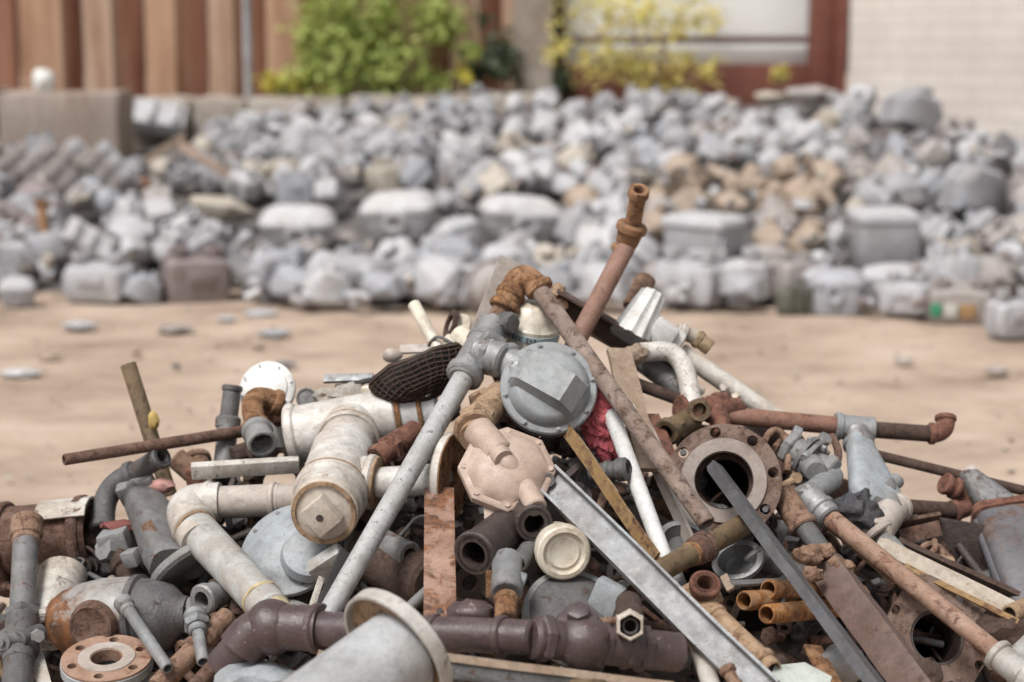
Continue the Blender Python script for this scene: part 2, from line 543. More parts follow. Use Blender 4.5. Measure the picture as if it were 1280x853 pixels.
# ---- far left: upright pipe with union valve
t = T('pipe_riser', 'upright grey pipe at the far left with a wide collar and a bolted valve', 'pipe', (30, 853, .12))
MB().pipe((33, 664, .16), (27, 775, .16), 16, wall=.2).obj('pipe', M['dull grey steel'], t)
MB().pipe((34, 648, .16), (33, 672, .16), 20, wall=.2).collar((33, 672, .16), (27, 775, .16), 0, 12, 17.5).obj('end_collar', M['pale rust'], t)
m = MB().rod((28, 768, .16), (23, 830, .16), 20).collar((28, 768, .16), (23, 830, .16), -4, 14, 23, hexa=True).collar((28, 768, .16), (23, 830, .16), 50, 14, 24)
m.rod((23, 800, .2), (52, 790, .15), 11)
m.obj('valve_body', M['dark grey metal'], t)
m = MB().disc((13, 802, .19), AX(-.35, .05, .93), [(-2, 0), (-2, 19), (7, 17), (7, 11), (15, 10), (15, 4), (20, 4), (20, 0)], seg=24)
m.obj('bolt_cap', M['dull grey steel'], t)
MB().disc((47, 795, .2), AX(.4, .1, .9), [(-4, 0), (-4, 9), (9, 8), (9, 0)], seg=6).obj('nut', M['galvanised grey'], t)
MB().rod((24, 828, .16), (18, 900, .16), 19).obj('lower_pipe', M['dark grey metal'], t)

# ---- big brown and white tee
t = T('pipe_tee', 'large brown rusted pipe tee with flaking white paint behind the far left upright pipe', 'pipe fitting', (60, 700, 0))
m = MB().pipe((-60, 684, .02), (118, 668, -.02), 44, wall=.15, seg=30).collar((-60, 684, .02), (118, 668, -.02), 66, 12, 51).collar((-60, 684, .02), (118, 668, -.02), 165, 14, 50)
m.obj('body', M['rusty brown'], t)
m = MB().pipe((80, 715, .03), (58, 795, .06), 30, wall=.2, seg=26).collar((62, 780, .06), (58, 795, .06), 0, 12, 33)
m.obj('branch', M['white dirty paint'], t)
A_, B_ = W((56, 674, .013)), W((119, 668, -.012)); axx = (B_ - A_).normalized(); k = S((60, 674)); n_ = (UPV - axx * UPV.dot(axx)).normalized(); u_ = axx.cross(n_)
m = MB().loft([[c_ + (n_ * math.cos(q) + u_ * math.sin(q)) * r_ * k for r_, qs in ((47.5, range(0, 13)), (44.2, range(12, -1, -1))) for q in [-(-.95 + 1.5 * i_ / 12) + (-.0) for i_ in qs]] for c_ in (A_, A_.lerp(B_, .33), A_.lerp(B_, .66), B_)])
m.jitter(.0015, 40).obj('paint_patch', M['white dirty paint'], t)

# ---- dark grey valve with long inlet
t = T('gas_valve', 'dull grey gas valve with an open inlet pipe pointing up over the white elbow', 'valve', (150, 650, 0))
m = MB().pipe((203, 570, .10), (160, 597, .04), 13, wall=.35, seg=22).collar((203, 570, .10), (160, 597, .04), 0, 9, 15.5).collar((203, 570, .10), (160, 597, .04), 17, 14, 12)
m.obj('inlet_pipe', M['dark grey metal'], t)
m = MB(); elbow(m, (168, 592, .05), (128, 612, .02), (129, 662, .0), 15, lipw=11)
m.obj('elbow', M['dark grey metal'], t)
m = MB().box(W((172, 612, .05)), AX(1, .35, .1), AX(-.2, .9, .5), (.075, .04, .03), .004)
m.obj('bracket', M['grey casting'], t)
m = MB().box(W((148, 680, .03)), AX(1, .25, .2), AX(-.2, 1, .3), (.058, .065, .055), .008)
m.box(W((166, 697, .06)), AX(1, .3, .5), AX(-.2, 1, .3), (.03, .03, .03), .004).jitter(.003, 45, 3)
m.disc((133, 686, .05), AX(-.6, .2, .8), [(-6, 0), (-6, 17), (6, 15), (7, 0)], seg=8)
m.obj('body', M['grey casting'], t)
MB().rod((147, 690, .02), (176, 735, -.02), 17).collar((147, 690, .02), (176, 735, -.02), 14, 12, 20).obj('outlet', M['dark rust'], t)

# ---- tapered regulator bonnet
t = T('regulator_bonnet', 'grey tapered regulator housing with a rounded flanged end beside the white elbow', 'regulator', (205, 680, 0))
m = MB()
a, b = W((172, 612, .04)), W((224, 706, .07))
ax = (b - a).normalized(); n = (AX(.55, .25, .8)); n = (n - ax * n.dot(ax)).normalized(); u = n.cross(ax); k = S((200, 660))
rings = []
for s, w, h in ((0, 18, 14), (.15, 24, 18), (.5, 29, 22), (.85, 36, 24), (1.0, 36, 22)):
    c = a.lerp(b, s)
    rings.append([c + (u * (w * math.copysign(abs(math.cos(q)) ** .6, math.cos(q))) + n * (h * math.copysign(abs(math.sin(q)) ** .6, math.sin(q)))) * k for q in [2 * PI * i / 24 for i in range(24)]])
m.loft(rings).obj('housing', M['dull grey steel'], t)
m = MB(); m.disc((226, 706, .07), AX(.62, -.74, .3), [(-4, 0), (-4, 42), (0, 44), (5, 44), (9, 40), (10, 0)], seg=34)
for q in range(8):
    pass
m.obj('flange', M['grey casting'], t)
m = MB().box(W((190, 668, .125)), AX(.5, -.86, .1), AX(.7, .4, .5), (.05, .03, .004), .001)
m.obj('label_plate', M['pale rust'], t)

# ---- bulb-shaped meter
t = T('bulb_casing', 'bulb shaped blue grey metal casing with orange rust at its blunt left end', 'meter casing', (150, 765, .05))
A0, B0 = (66, 778, .07), (240, 768, .03)
Aw, Bw, k = W(A0), W(B0), S(A0)
ax = (Bw - Aw).normalized()
m = MB(); m.lathe(Aw, ax, [(s * k, r * k) for s, r in ((0, 0), (0, 20), (4, 30), (18, 39), (40, 46), (70, 51), (100, 51), (113, 50))], 34)
m.obj('front_shell', M['bulb paint'] if 'bulb paint' in M else M['blue grey paint'], t)
m = MB(); m.lathe(Aw, ax, [(s * k, r * k) for s, r in ((111, 48), (113, 53), (121, 53), (123, 48), (140, 46), (160, 38), (172, 25), (182, 22), (182, 0))], 34)
m.obj('rear_shell', M['dark grey metal'], t)
m = MB(); m.disc((112, 784, .15), AX(-.25, -.1, 1), [(-12, 0), (-12, 32), (-1, 29), (1, 25), (-1, 22), (-1, 0)], seg=28)
m.obj('cover_boss', M['rusty brown'], t)
MB().rod((231, 768, .03), (250, 760, .03), 15).collar((231, 768, .03), (250, 760, .03), 6, 9, 18).obj('neck', M['grey casting'], t)

# ---- slim threaded pipe
m = MB().pipe((153, 752, .17), (210, 836, .16), 8, wall=.3, thread=0).collar((153, 752, .17), (210, 836, .16), -2, 17, 12, seg=20).collar((153, 752, .17), (210, 836, .16), 15, 9, 10)
m.thing('threaded_pipe', M['galvanised grey'], 'thin pale grey pipe with a stepped collar leaning over the rusty round flange', 'pipe', (205, 830, .15))
m = MB().pipe((245, 775, .12), (254, 828, .12), 8).collar((245, 775, .12), (254, 828, .12), -12, 14, 15).collar((245, 775, .12), (254, 828, .12), 2, 12, 17, hexa=True).collar((245, 775, .12), (254, 828, .12), 14, 10, 12)
m.thing('hose_union', M['galvanised grey'], 'small pale grey hexagon union on a thin pipe beside the bulb shaped casing', 'pipe fitting', (250, 800, .12))
m = MB().pipe((253, 750, .12), (290, 735, .05), 17, wall=.3).collar((253, 750, .12), (290, 735, .05), -2, 12, 20)
m2 = MB(); elbow(m2, (268, 742, .09), (300, 730, .05), (300, 775, .03), 15)
t = T('elbow_joint', 'rusty elbow with an open grey socket facing out beneath the thick white pipe', 'pipe fitting', (280, 750, .06))
m.obj('socket', M['galvanised grey'], t); m2.obj('elbow', M['dark rust'], t)

# ---- round rusty flange lying face up
t = T('pipe_flange', 'round rusty topped flange lying face up on a dark pipe in the lower left corner', 'flange', (133, 860, .15))
up_ax = AX(.02, .95, .36)
m = MB().flange((133, 822, .15), up_ax, 19, 56, 16, nb=6, rb=.78, rh=.11)
m.obj('plate', M['rim flange'] if 'rim flange' in M else M['pale rust'], t)
m = MB().disc((133, 822, .15), up_ax, [(-2, 20), (1.5, 20.5), (1.5, 35), (-2, 36)], seg=42, closed=True); m.obj('raised_face', M['beige grey'], t)
m = MB().disc((133, 822, .15), up_ax, [(-3, 55.9), (-4, 57), (-15, 57), (-16, 55.9)], seg=42, closed=True); m.obj('painted_rim', M['blue grey paint'], t)
m = MB().disc((133, 822, .15), up_ax, [(-90, 38), (-16, 38), (-10, 20), (-90, 20)], closed=True); m.obj('pipe_stub', M['dark grey metal'], t)

# rods lower left
MB().rod((345, 752, .10), (232, 870, .14), 10).collar((345, 752, .10), (232, 870, .14), 60, 6, 11.5).jitter(.001, 60).thing('rusty_bar', M['rusty brown'], 'round brown rusty bar slanting down under the thick white pipe toward the bottom edge', 'bar', (240, 850, .12))
MB().pipe((285, 770, .06), (196, 860, .12), 14, wall=.3).collar((285, 770, .06), (196, 860, .12), 60, 10, 17).thing('old_pipe', M['pale rust'], 'stubby pale brown pipe lying beside the brown rusty bar at lower left', 'pipe', (240, 815, .1))
MB().bar((40, 800, .1), (62, 880, .12), 17, 6, AX(.3, .3, 1)).thing('wood_strip', M['white dirty paint'], 'short pale strip with dirty paint standing right of the far left upright pipe', 'strip', (50, 850, .1))
m = MB().blob(W((202, 607, .05)), .022, 2, .3, seed=4, scale=(1.2, .8, .7)); m.thing('rag_scrap', M['pink rag'], 'small faded pink rag tucked beside the white elbow', 'rag', (202, 610, .05))
m = MB().blob(W((150, 657, .06)), .026, 2, .35, seed=9, scale=(1.4, .7, .4)); m.thing('red_rag', M['dark red rag'], 'small red rag pinched between the parts of the dull grey gas valve', 'rag', (150, 660, .06))

# ---- upper left pipes
MB().pipe((80, 575, .22), (312, 538, -.02), 7.6, wall=.3).jitter(.0008, 30).thing('thin_pipe', M['rusty brown'], 'long thin brown pipe sticking out level to the left over the bare sand', 'pipe', (310, 538, -.02))
t = T('broken_pipe', 'olive brown pipe with a yellow tag jutting up at the upper left of the heap', 'pipe', (205, 600, -.05))
m = MB().pipe((160, 455, -.02), (212, 620, -.12), 10, wall=.28)
m.obj('pipe', M['olive brass'], t)
MB().blob(W((192, 526, -.02)), .014, 2, .4, seed=2, scale=(.8, .6, 1.3)).obj('torn_tag', M['yellow tag'], t)
t = T('pipe_stub', 'dark grey pipe stub with a thick open rim left of the white round cover', 'pipe', (284, 545, -.02))
m = MB().pipe((291, 482, -.02), (284, 536, -.03), 11.5, wall=.35).collar((291, 482, -.02), (284, 536, -.03), 0, 8, 13)
m.obj('pipe', M['dark grey metal'], t)
MB().collar((286, 520, -.03), (282, 560, -.04), 0, 18, 16).rod((285, 530, -.03), (278, 600, -.04), 13).obj('coupling', M['dull grey steel'], t)
t = T('round_cover', 'bright white round cover plate standing on edge behind the orange elbow', 'cover', (333, 500, -.06))
m = MB().disc((333, 486, -.06), AX(-.15, .28, .95), [(-12, 0), (-12, 35), (-2, 36), (0, 34), (1, 28), (3, 27), (5, 20), (5, 0)], seg=40)
m.obj('plate', M['bright white plastic'], t)
cover = [o for o in t.children if o.name.startswith('plate')][0]
for q in range(8):
    an = q * PI / 4 + .3
    m = MB().disc((333 + 32 * math.cos(an), 486 - 31 * math.sin(an), -.055), AX(-.15, .28, .95), [(-2, 0), (-2, 1.5), (1, 1.4), (1, 0)], seg=10)
    m.obj('rivet', M['clean white paint'], cover)
MB().box(W((350, 530, -.07)), AX(1, 0, .1), AX(0, 1, .1), (.05, .10, .02), .004).obj('stand', M['clean white paint'], t)
t = T('rusty_elbow', 'orange rusty elbow with a grey socket opening downward in front of the white cover', 'pipe fitting', (320, 530, .02))
m = MB(); elbow(m, (350, 505, .0), (308, 488, .04), (321, 535, .06), 13.5, lip=1.25, lipw=12)
m.obj('elbow', M['orange rust'], t)
m = MB().pipe((318, 530, .05), (328, 556, .08), 15, r1=19, wall=.28).collar((318, 530, .05), (328, 556, .08), 13, 12, 19.5, hexa=False)
m.obj('socket', M['grey casting'], t)
m = MB().rod((334, 512, -.02), (358, 518, -.01), 11).rod((350, 515, .0), (352, 500, .01), 6).blob(W((347, 523, -.01)), .017, 2, .3, seed=5)
m.thing('rusty_cock', M['red rust'], 'small red brown rusted cock behind the orange elbow', 'valve', (345, 520, -.01))
MB().rod((330, 556, .0), (292, 572, .03), 11, 14).rod((305, 560, .01), (322, 570, .04), 8).thing('iron_lump', M['dark rust'], 'dark brown iron lump under the long thin level pipe', 'scrap iron', (310, 565, .02))
t = T('flat_bar', 'flat off white bar with flaking paint lying level left of the big white tee', 'bar', (305, 590, .05))
m = MB().box(W((307, 585, .06)), AX(1, .055, -.12), AX(0, .9, .5), (.205, .03, .018), .002); m.obj('bar', M['white dirty paint'], t)
m = MB().box(W((246, 596, .035)), AX(1, .1, 0), AX(0, 1, .3), (.04, .04, .03), .006); m.obj('end_lug', M['red rust'], t)
MB().rod((262, 598, .03), (262, 622, .02), 5).obj('leg', M['dull grey steel'], t)

# ---- white elbow pipe
t = T('elbow_pipe', 'thick white painted pipe elbow with yellow sealant at the lower end of its long leg', 'pipe', (300, 690, .1))
m = MB().sweep([(275, 628, .06), (222, 630, .09), (252, 678, .12)], 25, seg=28, corner=.62, n=9)
m.collar((258, 629, .065), (300, 628, .05), -2, 9, 27, seg=28).collar((240, 656, .115), (300, 730, .13), 0, 10, 29, seg=28)
m.obj('elbow', M['white paint'], t)
MB().pipe((262, 629, .065), (352, 625, .03), 20.5, seg=26).collar((262, 629, .065), (352, 625, .03), 78, 8, 23).rod((345, 625, .035), (385, 623, .02), 19).obj('short_leg', M['beige grey'], t)
MB().pipe((243, 660, .115), (342, 766, .12), 25, seg=28).obj('long_leg', M['pale grey paint'], t)
MB().collar((326, 749, .12), (362, 788, .12), 0, 6, 26.5, seg=28).pipe((330, 753, .12), (364, 790, .12), 23, seg=26).jitter(.0025, 70).obj('sealant', M['sealant'] if 'sealant' in M else M['yellow tag'], t)

MB().collar((240, 656, .115), (300, 730, .13), 9, 5, 26.6, seg=28).jitter(.0012, 60).obj('joint_sealant', M['tan rust'], t)
MB().collar((258, 629, .065), (300, 628, .05), 6, 5, 23, seg=26).jitter(.0012, 60).obj('joint_sealant', M['tan rust'], t)
# ---- round grey meter lid in the gap
t = T('meter_diaphragm', 'round pale blue grey meter half with bolts round its rim below the white tee cap', 'meter', (365, 690, .02))
ax = AX(-.22, .62, .75)
m = MB().disc((364, 686, .04), ax, [(-9, 0), (-9, 64), (-6, 67), (0, 67), (2, 63), (5, 50), (9, 46), (13, 30), (14, 0)], seg=48)
shell = m.obj('shell', M['blue grey paint'], t)
m = MB().disc((388, 690, .07), AX(.1, .6, .8), [(-12, 0), (-12, 38), (0, 34), (4, 26), (6, 0)], seg=30); m.obj('boss', M['blue grey paint'], t)
m = MB().box(W((412, 705, .09)), AX(.75, .5, .2), AX(-.4, .7, .6), (.07, .045, .03), .006); m.obj('port', M['pale grey paint'], t)
kk = S((364, 686, .04)); uu, vv = frame(ax)
for q in range(10):
    an = q * 2 * PI / 10
    c = W((364, 686, .04)) + (uu * math.cos(an) + vv * math.sin(an)) * 58.5 * kk
    MB().lathe(c, ax, [(0, 0), (0, .0045), (.0065, .004), (.0065, 0)], 6).obj('bolt', M['dull grey steel'], shell)
MB().disc((366, 690, .03), ax, [(-40, 0), (-40, 52), (-9, 55), (-9, 0)], seg=40).obj('rear_shell', M['dark grey metal'], t)

# ---- the big white tee assembly
t = T('valve_tee', 'big white double pipe tee with a square plugged beige cap facing the viewer', 'pipe fitting', (420, 600, .1))
m = MB().pipe((364, 545, .0), (500, 519, -.03), 36, wall=.15, seg=32).collar((364, 545, .0), (500, 519, -.03), -2, 13, 40, seg=32)
m.pipe((440, 535, .0), (425, 592, .12), 35, r1=37, seg=32).collar((436, 548, .03), (425, 592, .12), 2, 9, 40, seg=32)
m.obj('upper_tee', M['white paint'], t)
m = MB().pipe((430, 565, .09), (409, 632, .19), 40, r1=44, wall=.2, seg=34).collar((414, 616, .165), (405, 640, .2), -4, 16, 47, seg=34)
m.rod((424, 596, .12), (466, 603, .11), 31, seg=28).collar((466, 603, .11), (476, 604, .105), -8, 11, 35, seg=28)
m.obj('lower_tee', M['white paint'], t)
cax = (W((405, 640, .2)) - W((414, 616, .165))).normalized()
cax = (cax + AX(-.15, -.1, 1.2)).normalized()
m = MB().disc((406, 639, .205), cax, [(-10, 0), (-10, 43), (3, 43), (6, 39), (7, 0)], seg=40)
capo = m.obj('cap', M['cap beige'], t)
m = MB().disc((406, 639, .205), cax, [(6, 41.5), (9, 41), (9, 36), (6.2, 35.5)], seg=40, closed=True).jitter(.001, 60); m.obj('worn_ring', M['tan rust'], capo)
m = MB()
cu, cv = frame(cax)
m.box(W((404, 641, .215)) + cax * .014, (cu + cv * .85), (cv - cu * .85), (.056, .05, .03), .003).obj('square_plug', M['cap beige'], capo)
m = MB().lathe(W((404, 641, .215)) + cax * .0292, cax, [(-.002, 0), (-.002, .0065), (.0006, .0065), (.0006, 0)], 16)
m.obj('plug_hole', M['dark brown iron'], capo)  # flat dark disc on the plug; its colour stands for the hole's shade
m = MB().pipe((470, 604, .11), (563, 598, .08), 19.5, seg=26); m.obj('side_pipe', M['white paint'], t)
fx = AX(.94, -.05, .33)
m = MB().flange((568, 596, .085), fx, 17, 54, 11, nb=6, rb=.78, rh=.1); sfl = m.obj('side_flange', M['orange rust'], t)
m = MB().disc((568, 596, .085), fx, [(-1.5, 53.9), (-2, 55), (-10, 55), (-11.5, 53.9)], seg=44, closed=True)
m.disc((568, 596, .085), fx, [(-11.2, 19), (-11.8, 54), (-12.8, 53), (-12.8, 19)], seg=44, closed=True); m.obj('rim', M['white paint'], sfl)
m = MB().pipe((498, 519, -.03), (548, 511, -.05), 33, seg=30); m.obj('pipe_end', M['clean white paint'], t)
MB().collar((499, 519, -.03), (548, 511, -.05), -4, 7, 37, seg=30).collar((499, 519, -.03), (548, 511, -.05), 24, 6, 36, seg=30).obj('rust_band', M['orange rust'], t)

# old sealant smeared round the joints
for a_, b_, s_, w_, r_ in (((436, 548, .03), (425, 592, .12), -5, 8, 38.5), ((414, 616, .165), (405, 640, .2), -9, 6, 46), ((466, 603, .11), (476, 604, .105), 2, 5, 33)):
    MB().collar(a_, b_, s_, w_, r_, seg=32).jitter(.0015, 60).obj('joint_sealant', M['tan rust'], t)
# brown nipple
m = MB().pipe((469, 573, .13), (520, 538, .06), 14, wall=.33).collar((469, 573, .13), (520, 538, .06), 0, 14, 15.5).collar((469, 573, .13), (520, 538, .06), 26, 13, 19, hexa=True).collar((469, 573, .13), (520, 538, .06), 42, 20, 16)
m.thing('brass_nipple', M['red rust'], 'short brown threaded nipple with an open end lying on the white tee', 'pipe fitting', (490, 560, .1))

# ---- strap & black band
MB().bar((432, 690, .13), (398, 768, .15), 15, 5, AX(.3, .2, 1)).thing('rubber_strap', M['black rubber'], 'black rubber strap running down beside the long pale grey pipe', 'strap', (415, 730, .14))
MB().bar((402, 722, .12), (386, 770, .12), 8, 3, AX(.3, .2, 1)).thing('steel_strip', M['white dirty paint'], 'thin pale strip left of the black rubber strap', 'strip', (395, 750, .12))

# ---- long riser with valve and rusty elbow
t = T('gas_riser', 'long pale grey riser pipe with a cock, rusty elbow and brown pipe', 'pipe', (410, 760, .2))
m = MB().pipe((396, 792, .24), (583, 466, .17), 13.5, seg=26); m.obj('riser', M['riser grey'] if 'riser grey' in M else M['light grey paint'], t)
m = MB().rod((578, 475, .17), (618, 405, .14), 21, seg=24).collar((580, 470, .17), (618, 405, .14), -4, 15, 24, hexa=False).collar((578, 475, .17), (618, 405, .14), 66, 12, 23)
m.rod((596, 440, .18), (632, 452, .17), 22).collar((596, 440, .18), (632, 452, .17), 14, 10, 25, hexa=True)
m.box(W((612, 432, .185)), AX(.6, .7, .3), AX(-.7, .6, .3), (.05, .045, .035), .006)
cb_ = m.obj('cock_body', M['galvanised grey'], t)
m = MB().disc((635, 404, .16), AX(.7, -.1, .7), [(-14, 0), (-14, 13), (6, 15), (9, 12), (9, 0)], seg=8); m.obj('cock_key', M['dark grey metal'], cb_)
m = MB().rod((615, 412, .14), (634, 374, .13), 12.5).collar((616, 410, .14), (634, 374, .13), -3, 9, 19); m.obj('nipple', M['pale rust'], t)
m = MB().rod((630, 385, .135), (642, 360, .13), 17).collar((630, 385, .135), (642, 360, .13), -2, 9, 20).collar((630, 385, .135), (642, 360, .13), 16, 8, 19)
m.sweep([(640, 364, .13), (651, 338, .13), (674, 362, .135)], 16, seg=20, corner=.75, n=8).collar((672, 358, .135), (684, 376, .14), -2, 10, 19)
m.jitter(.0015, 60)
m.obj('rusty_elbow', M['orange rust'], t)
m = MB().pipe((668, 354, .135), (884, 655, .20), 11.5, seg=22).jitter(.0012, 18, 4); m.obj('brown_pipe', M['riser brown'] if 'riser brown' in M else M['rusty brown'], t)

# ---- flat bar standing behind
MB().prism((640, 325, .02), (602, 425, -.02), [(-17, 0), (17, 0), (17, 9), (-17, 9)], AX(.2, .2, 1)).thing('flat_post', M['beige grey'], 'flat pinkish beige post standing behind the rusty elbow at the very top', 'post', (605, 420, -.02))
# ---- white jar
t = T('plastic_jar', 'white plastic jar with a pale blue printed band wedged behind the round grey regulator', 'jar', (668, 420, .03))
ja = AX(.42, -.55, .5) * -1
m = MB().disc((662, 424, .04), AX(.15, .9, .35), [(-20, 0), (-20, 37), (2, 36), (20, 35), (24, 31), (30, 29), (44, 22), (48, 15), (48, 0)], seg=36); m.obj('body', M['cream plastic'], t)
m = MB().disc((662, 424, .04), AX(.15, .9, .35), [(7, 35.0), (7.2, 36.6), (15, 36.2), (15.2, 35.0)], seg=36, closed=True); m.obj('printed_band', M['blue print'], t)
# faint blurred lettering of the band
jax = AX(.15, .9, .35); ju, jv = frame(jax); kj = S((662, 424, .04)); m = MB()
for q in range(11):
    th = math.atan2(AX(-.5, 0, 1).dot(jv), AX(-.5, 0, 1).dot(ju)) + (q - 5) * .13
    if q in (3, 7): continue
    d = ju * math.cos(th) + jv * math.sin(th)
    m.box(W((662, 424, .04)) + jax * 11 * kj + d * 36.6 * kj, jax.cross(d), jax, (.0042, .0075 + .002 * (q % 3), .0008))
m.obj('lettering', M['dull grey steel'], t)

# ---- round regulator
t = T('round_regulator', 'round grey gas regulator with a raised chamfered bar across its face', 'regulator', (686, 483, .16))
ax = AX(.06, .33, .94)
C0 = (686, 485, .15); k = S(C0)
m = MB().disc(C0, ax, [(-16, 0), (-16, 56), (-12, 61), (0, 61), (2, 59), (2.5, 52), (7, 50), (15, 44), (17, 40), (17, 0)], seg=56); rcv = m.obj('cover', M['regulator grey'], t)
uu, vv = frame(ax, RGT)
d1 = (RGT * .80 - UPV * .52).normalized(); d1 = (d1 - ax * d1.dot(ax)).normalized(); d2 = ax.cross(d1)
m = MB()
cc = W(C0) + ax * 17 * k
L2 = 46 * k
m.loft([[cc + d1 * L2 * e + d2 * w * k + ax * h * k for (w, h) in ((-26, -3), (26, -3), (21, hh), (-19, hh))] for e, hh in ((-1.0, 2), (-.80, 13), (.50, 20), (.92, 2))])
m.obj('raised_bar', M['regulator grey'], rcv)
for q in range(8):
    an = q * PI / 4 + .2
    c = W(C0) + (uu * math.cos(an) + vv * math.sin(an)) * 55.5 * k
    MB().lathe(c, ax, [(0, 0), (0, .0055), (.006, .005), (.006, 0)], 6).lathe(c + ax * .006, ax, [(0, 0), (0, .0025), (.003, .0025), (.003, 0)], 8).obj('bolt', M['galvanised grey'], rcv)
MB().rod((632, 452, .15), (655, 468, .14), 22).collar((630, 450, .15), (655, 468, .14), -2, 12, 25).obj('inlet', M['galvanised grey'], t)
MB().disc(C0, ax, [(-50, 0), (-50, 34), (-18, 44), (-15, 55), (-15, 0)], seg=40).obj('rear_casing', M['regulator grey'], t)

# ---- beige regulator
t = T('beige_regulator', 'beige scalloped regulator with a stubby neck hanging below the round grey regulator', 'regulator', (640, 590, .2))
C1 = (634, 587, .2); k = S(C1); ax = AX(.06, .58, .8); uu, vv = frame(ax, RGT)
m = MB(); rings = []
for s, r in ((-9, 54), (-8, 60), (2, 60), (4, 58), (5, 52), (9, 48), (16, 40), (22, 24), (24, 8)):
    rings.append([W(C1) + ax * s * k + (uu * math.cos(q * 2 * PI / 64) + vv * math.sin(q * 2 * PI / 64)) * k * r * ((.955 / math.cos((q * 2 * PI / 64) % (PI / 4) - PI / 8)) if r > 48 else 1) for q in range(64)])
bcv = m.loft(rings).obj('cover', M['beige paint'], t)
for q in range(8):
    an = q * PI / 4
    c = W(C1) + ax * 2 * k + (uu * math.cos(an) + vv * math.sin(an)) * 54 * k
    MB().lathe(c, ax, [(0, 0), (0, .006), (.006, .0055), (.006, 0)], 6).obj('bolt', M['beige paint'], bcv)
m = MB().rod((596, 537, .25), (626, 571, .235), 20, seg=26); m.sweep([(608, 551, .25), (630, 575, .25)], 13, seg=14)
m.sweep([(612, 548, .25), (632, 578, .235), (640, 586, .215)], 14, seg=16); m.obj('neck', M['beige paint'], t)
MB().rod((652, 600, .18), (671, 636, .19), 14).obj('outlet', M['beige paint'], t)
m = MB().loft([[W(C1) - ax * 8 * k + (uu * x_ + vv * y_) * k for x_, y_ in ((-30, -28), (8, -40), (6, -12), (-26, -8))],
               [W((614, 652, .16)) + (uu * x_ + vv * y_) * k for x_, y_ in ((-8, -4), (6, -6), (7, 4), (-8, 5))]]); m.obj('spout', M['beige paint'], t)
# tan elbow above it
t = T('tan_elbow', 'tan coloured elbow and union leading from the beige regulator up behind the grey one', 'pipe fitting', (600, 515, .12))
m = MB().sweep([(650, 478, .06), (600, 512, .14), (594, 548, .19)], 19, seg=22, corner=.8, n=9).collar((610, 503, .12), (590, 520, .15), 0, 14, 23, hexa=True).collar((592, 536, .19), (600, 552, .21), -6, 11, 25)
m.collar((597, 522, .16), (593, 540, .18), 0, 12, 24, hexa=True)
m.obj('elbow', M['tan rust'], t)
MB().pipe((648, 480, .065), (690, 455, .02), 15).obj('nipple', M['pale rust'], t)

# ---- upright rusty pipe
t = T('upright_pipe', 'rusty brown pipe jutting highest of all with a coupling and nipple at the top', 'pipe', (722, 425, .02))
m = MB().pipe((714, 440, .04), (786, 302, .0), 12, seg=22); m.obj('pipe', M['upright brown'] if 'upright brown' in M else M['rusty brown'], t)
m = MB().pipe((783, 306, .0), (791, 280, .03), 14, r1=18, wall=.2).collar((778, 312, .0), (791, 280, .03), -4, 8, 15).collar((783, 306, .0), (791, 280, .03), 17, 12, 19.5); m.obj('coupling', M['upright rust'] if 'upright rust' in M else M['rusty brown'], t)
m = MB().pipe((799, 238, .10), (789, 292, .0), 10.5, wall=.35).pipe((799, 237, .102), (797.5, 246, .085), 13.5, wall=.42); m.obj('nipple', M['upright rust'] if 'upright rust' in M else M['olive brass'], t)

# ---- brown channel beam behind
t = T('channel_beam', 'dark brown steel channel slanting behind the upright rusty pipe', 'beam', (760, 420, -.05))
m = MB().prism((690, 372, -.03), (850, 462, -.06), [(-16, 0), (16, 0), (16, 26), (13, 26), (13, 3), (-13, 3), (-13, 14), (-16, 14)], AX(-.1, -.2, 1)); m.obj('channel', M['beam brown'] if 'beam brown' in M else M['dark rust'], t)
m = MB().disc((697, 362, -.01), AX(-.2, .3, .9), [(-8, 0), (-8, 10), (2, 9), (2, 0)], seg=6).blob(W((692, 380, -.01)), .012, 2, .3, seed=7); m.obj('clamp', M['tan rust'], t)
MB().disc((703, 381, .0), AX(-.2, -.1, .95), [(-10, 0), (-10, 9), (1, 7.5), (1, 0)], seg=16).obj('bolt', M['pale rust'], t)

# ---- white pleated cone, rust ball
m = MB(); rings = []
a, b = W((818, 366, -.05)), W((785, 425, -.03)); axx = (b - a).normalized(); un, vn = frame(axx); k = S((800, 400))
for s, r in ((0, 10), (.06, 19), (.3, 22), (.6, 25), (1, 30)):
    rings.append([a.lerp(b, s) + (un * math.cos(q * 2 * PI / 56) + vn * math.sin(q * 2 * PI / 56)) * k * r * .86 * (1 + .07 * math.cos(10 * q * 2 * PI / 56)) for q in range(56)])
m.loft(rings).thing('pleated_cap', M['clean white paint'], 'white pleated cone shaped cap right of the upright rusty pipe', 'cap', (795, 420, -.04))
m = MB(); m.pipe((808, 348, -.12), (790, 385, -.1), 13, wall=.4).blob(W((803, 356, -.115)), .022, 2, .1, seed=3); m.thing('rusty_pipe_end', M['pale rust'], 'small round rust coloured pipe end behind the white pleated cap', 'pipe fitting', (803, 360, -.1))

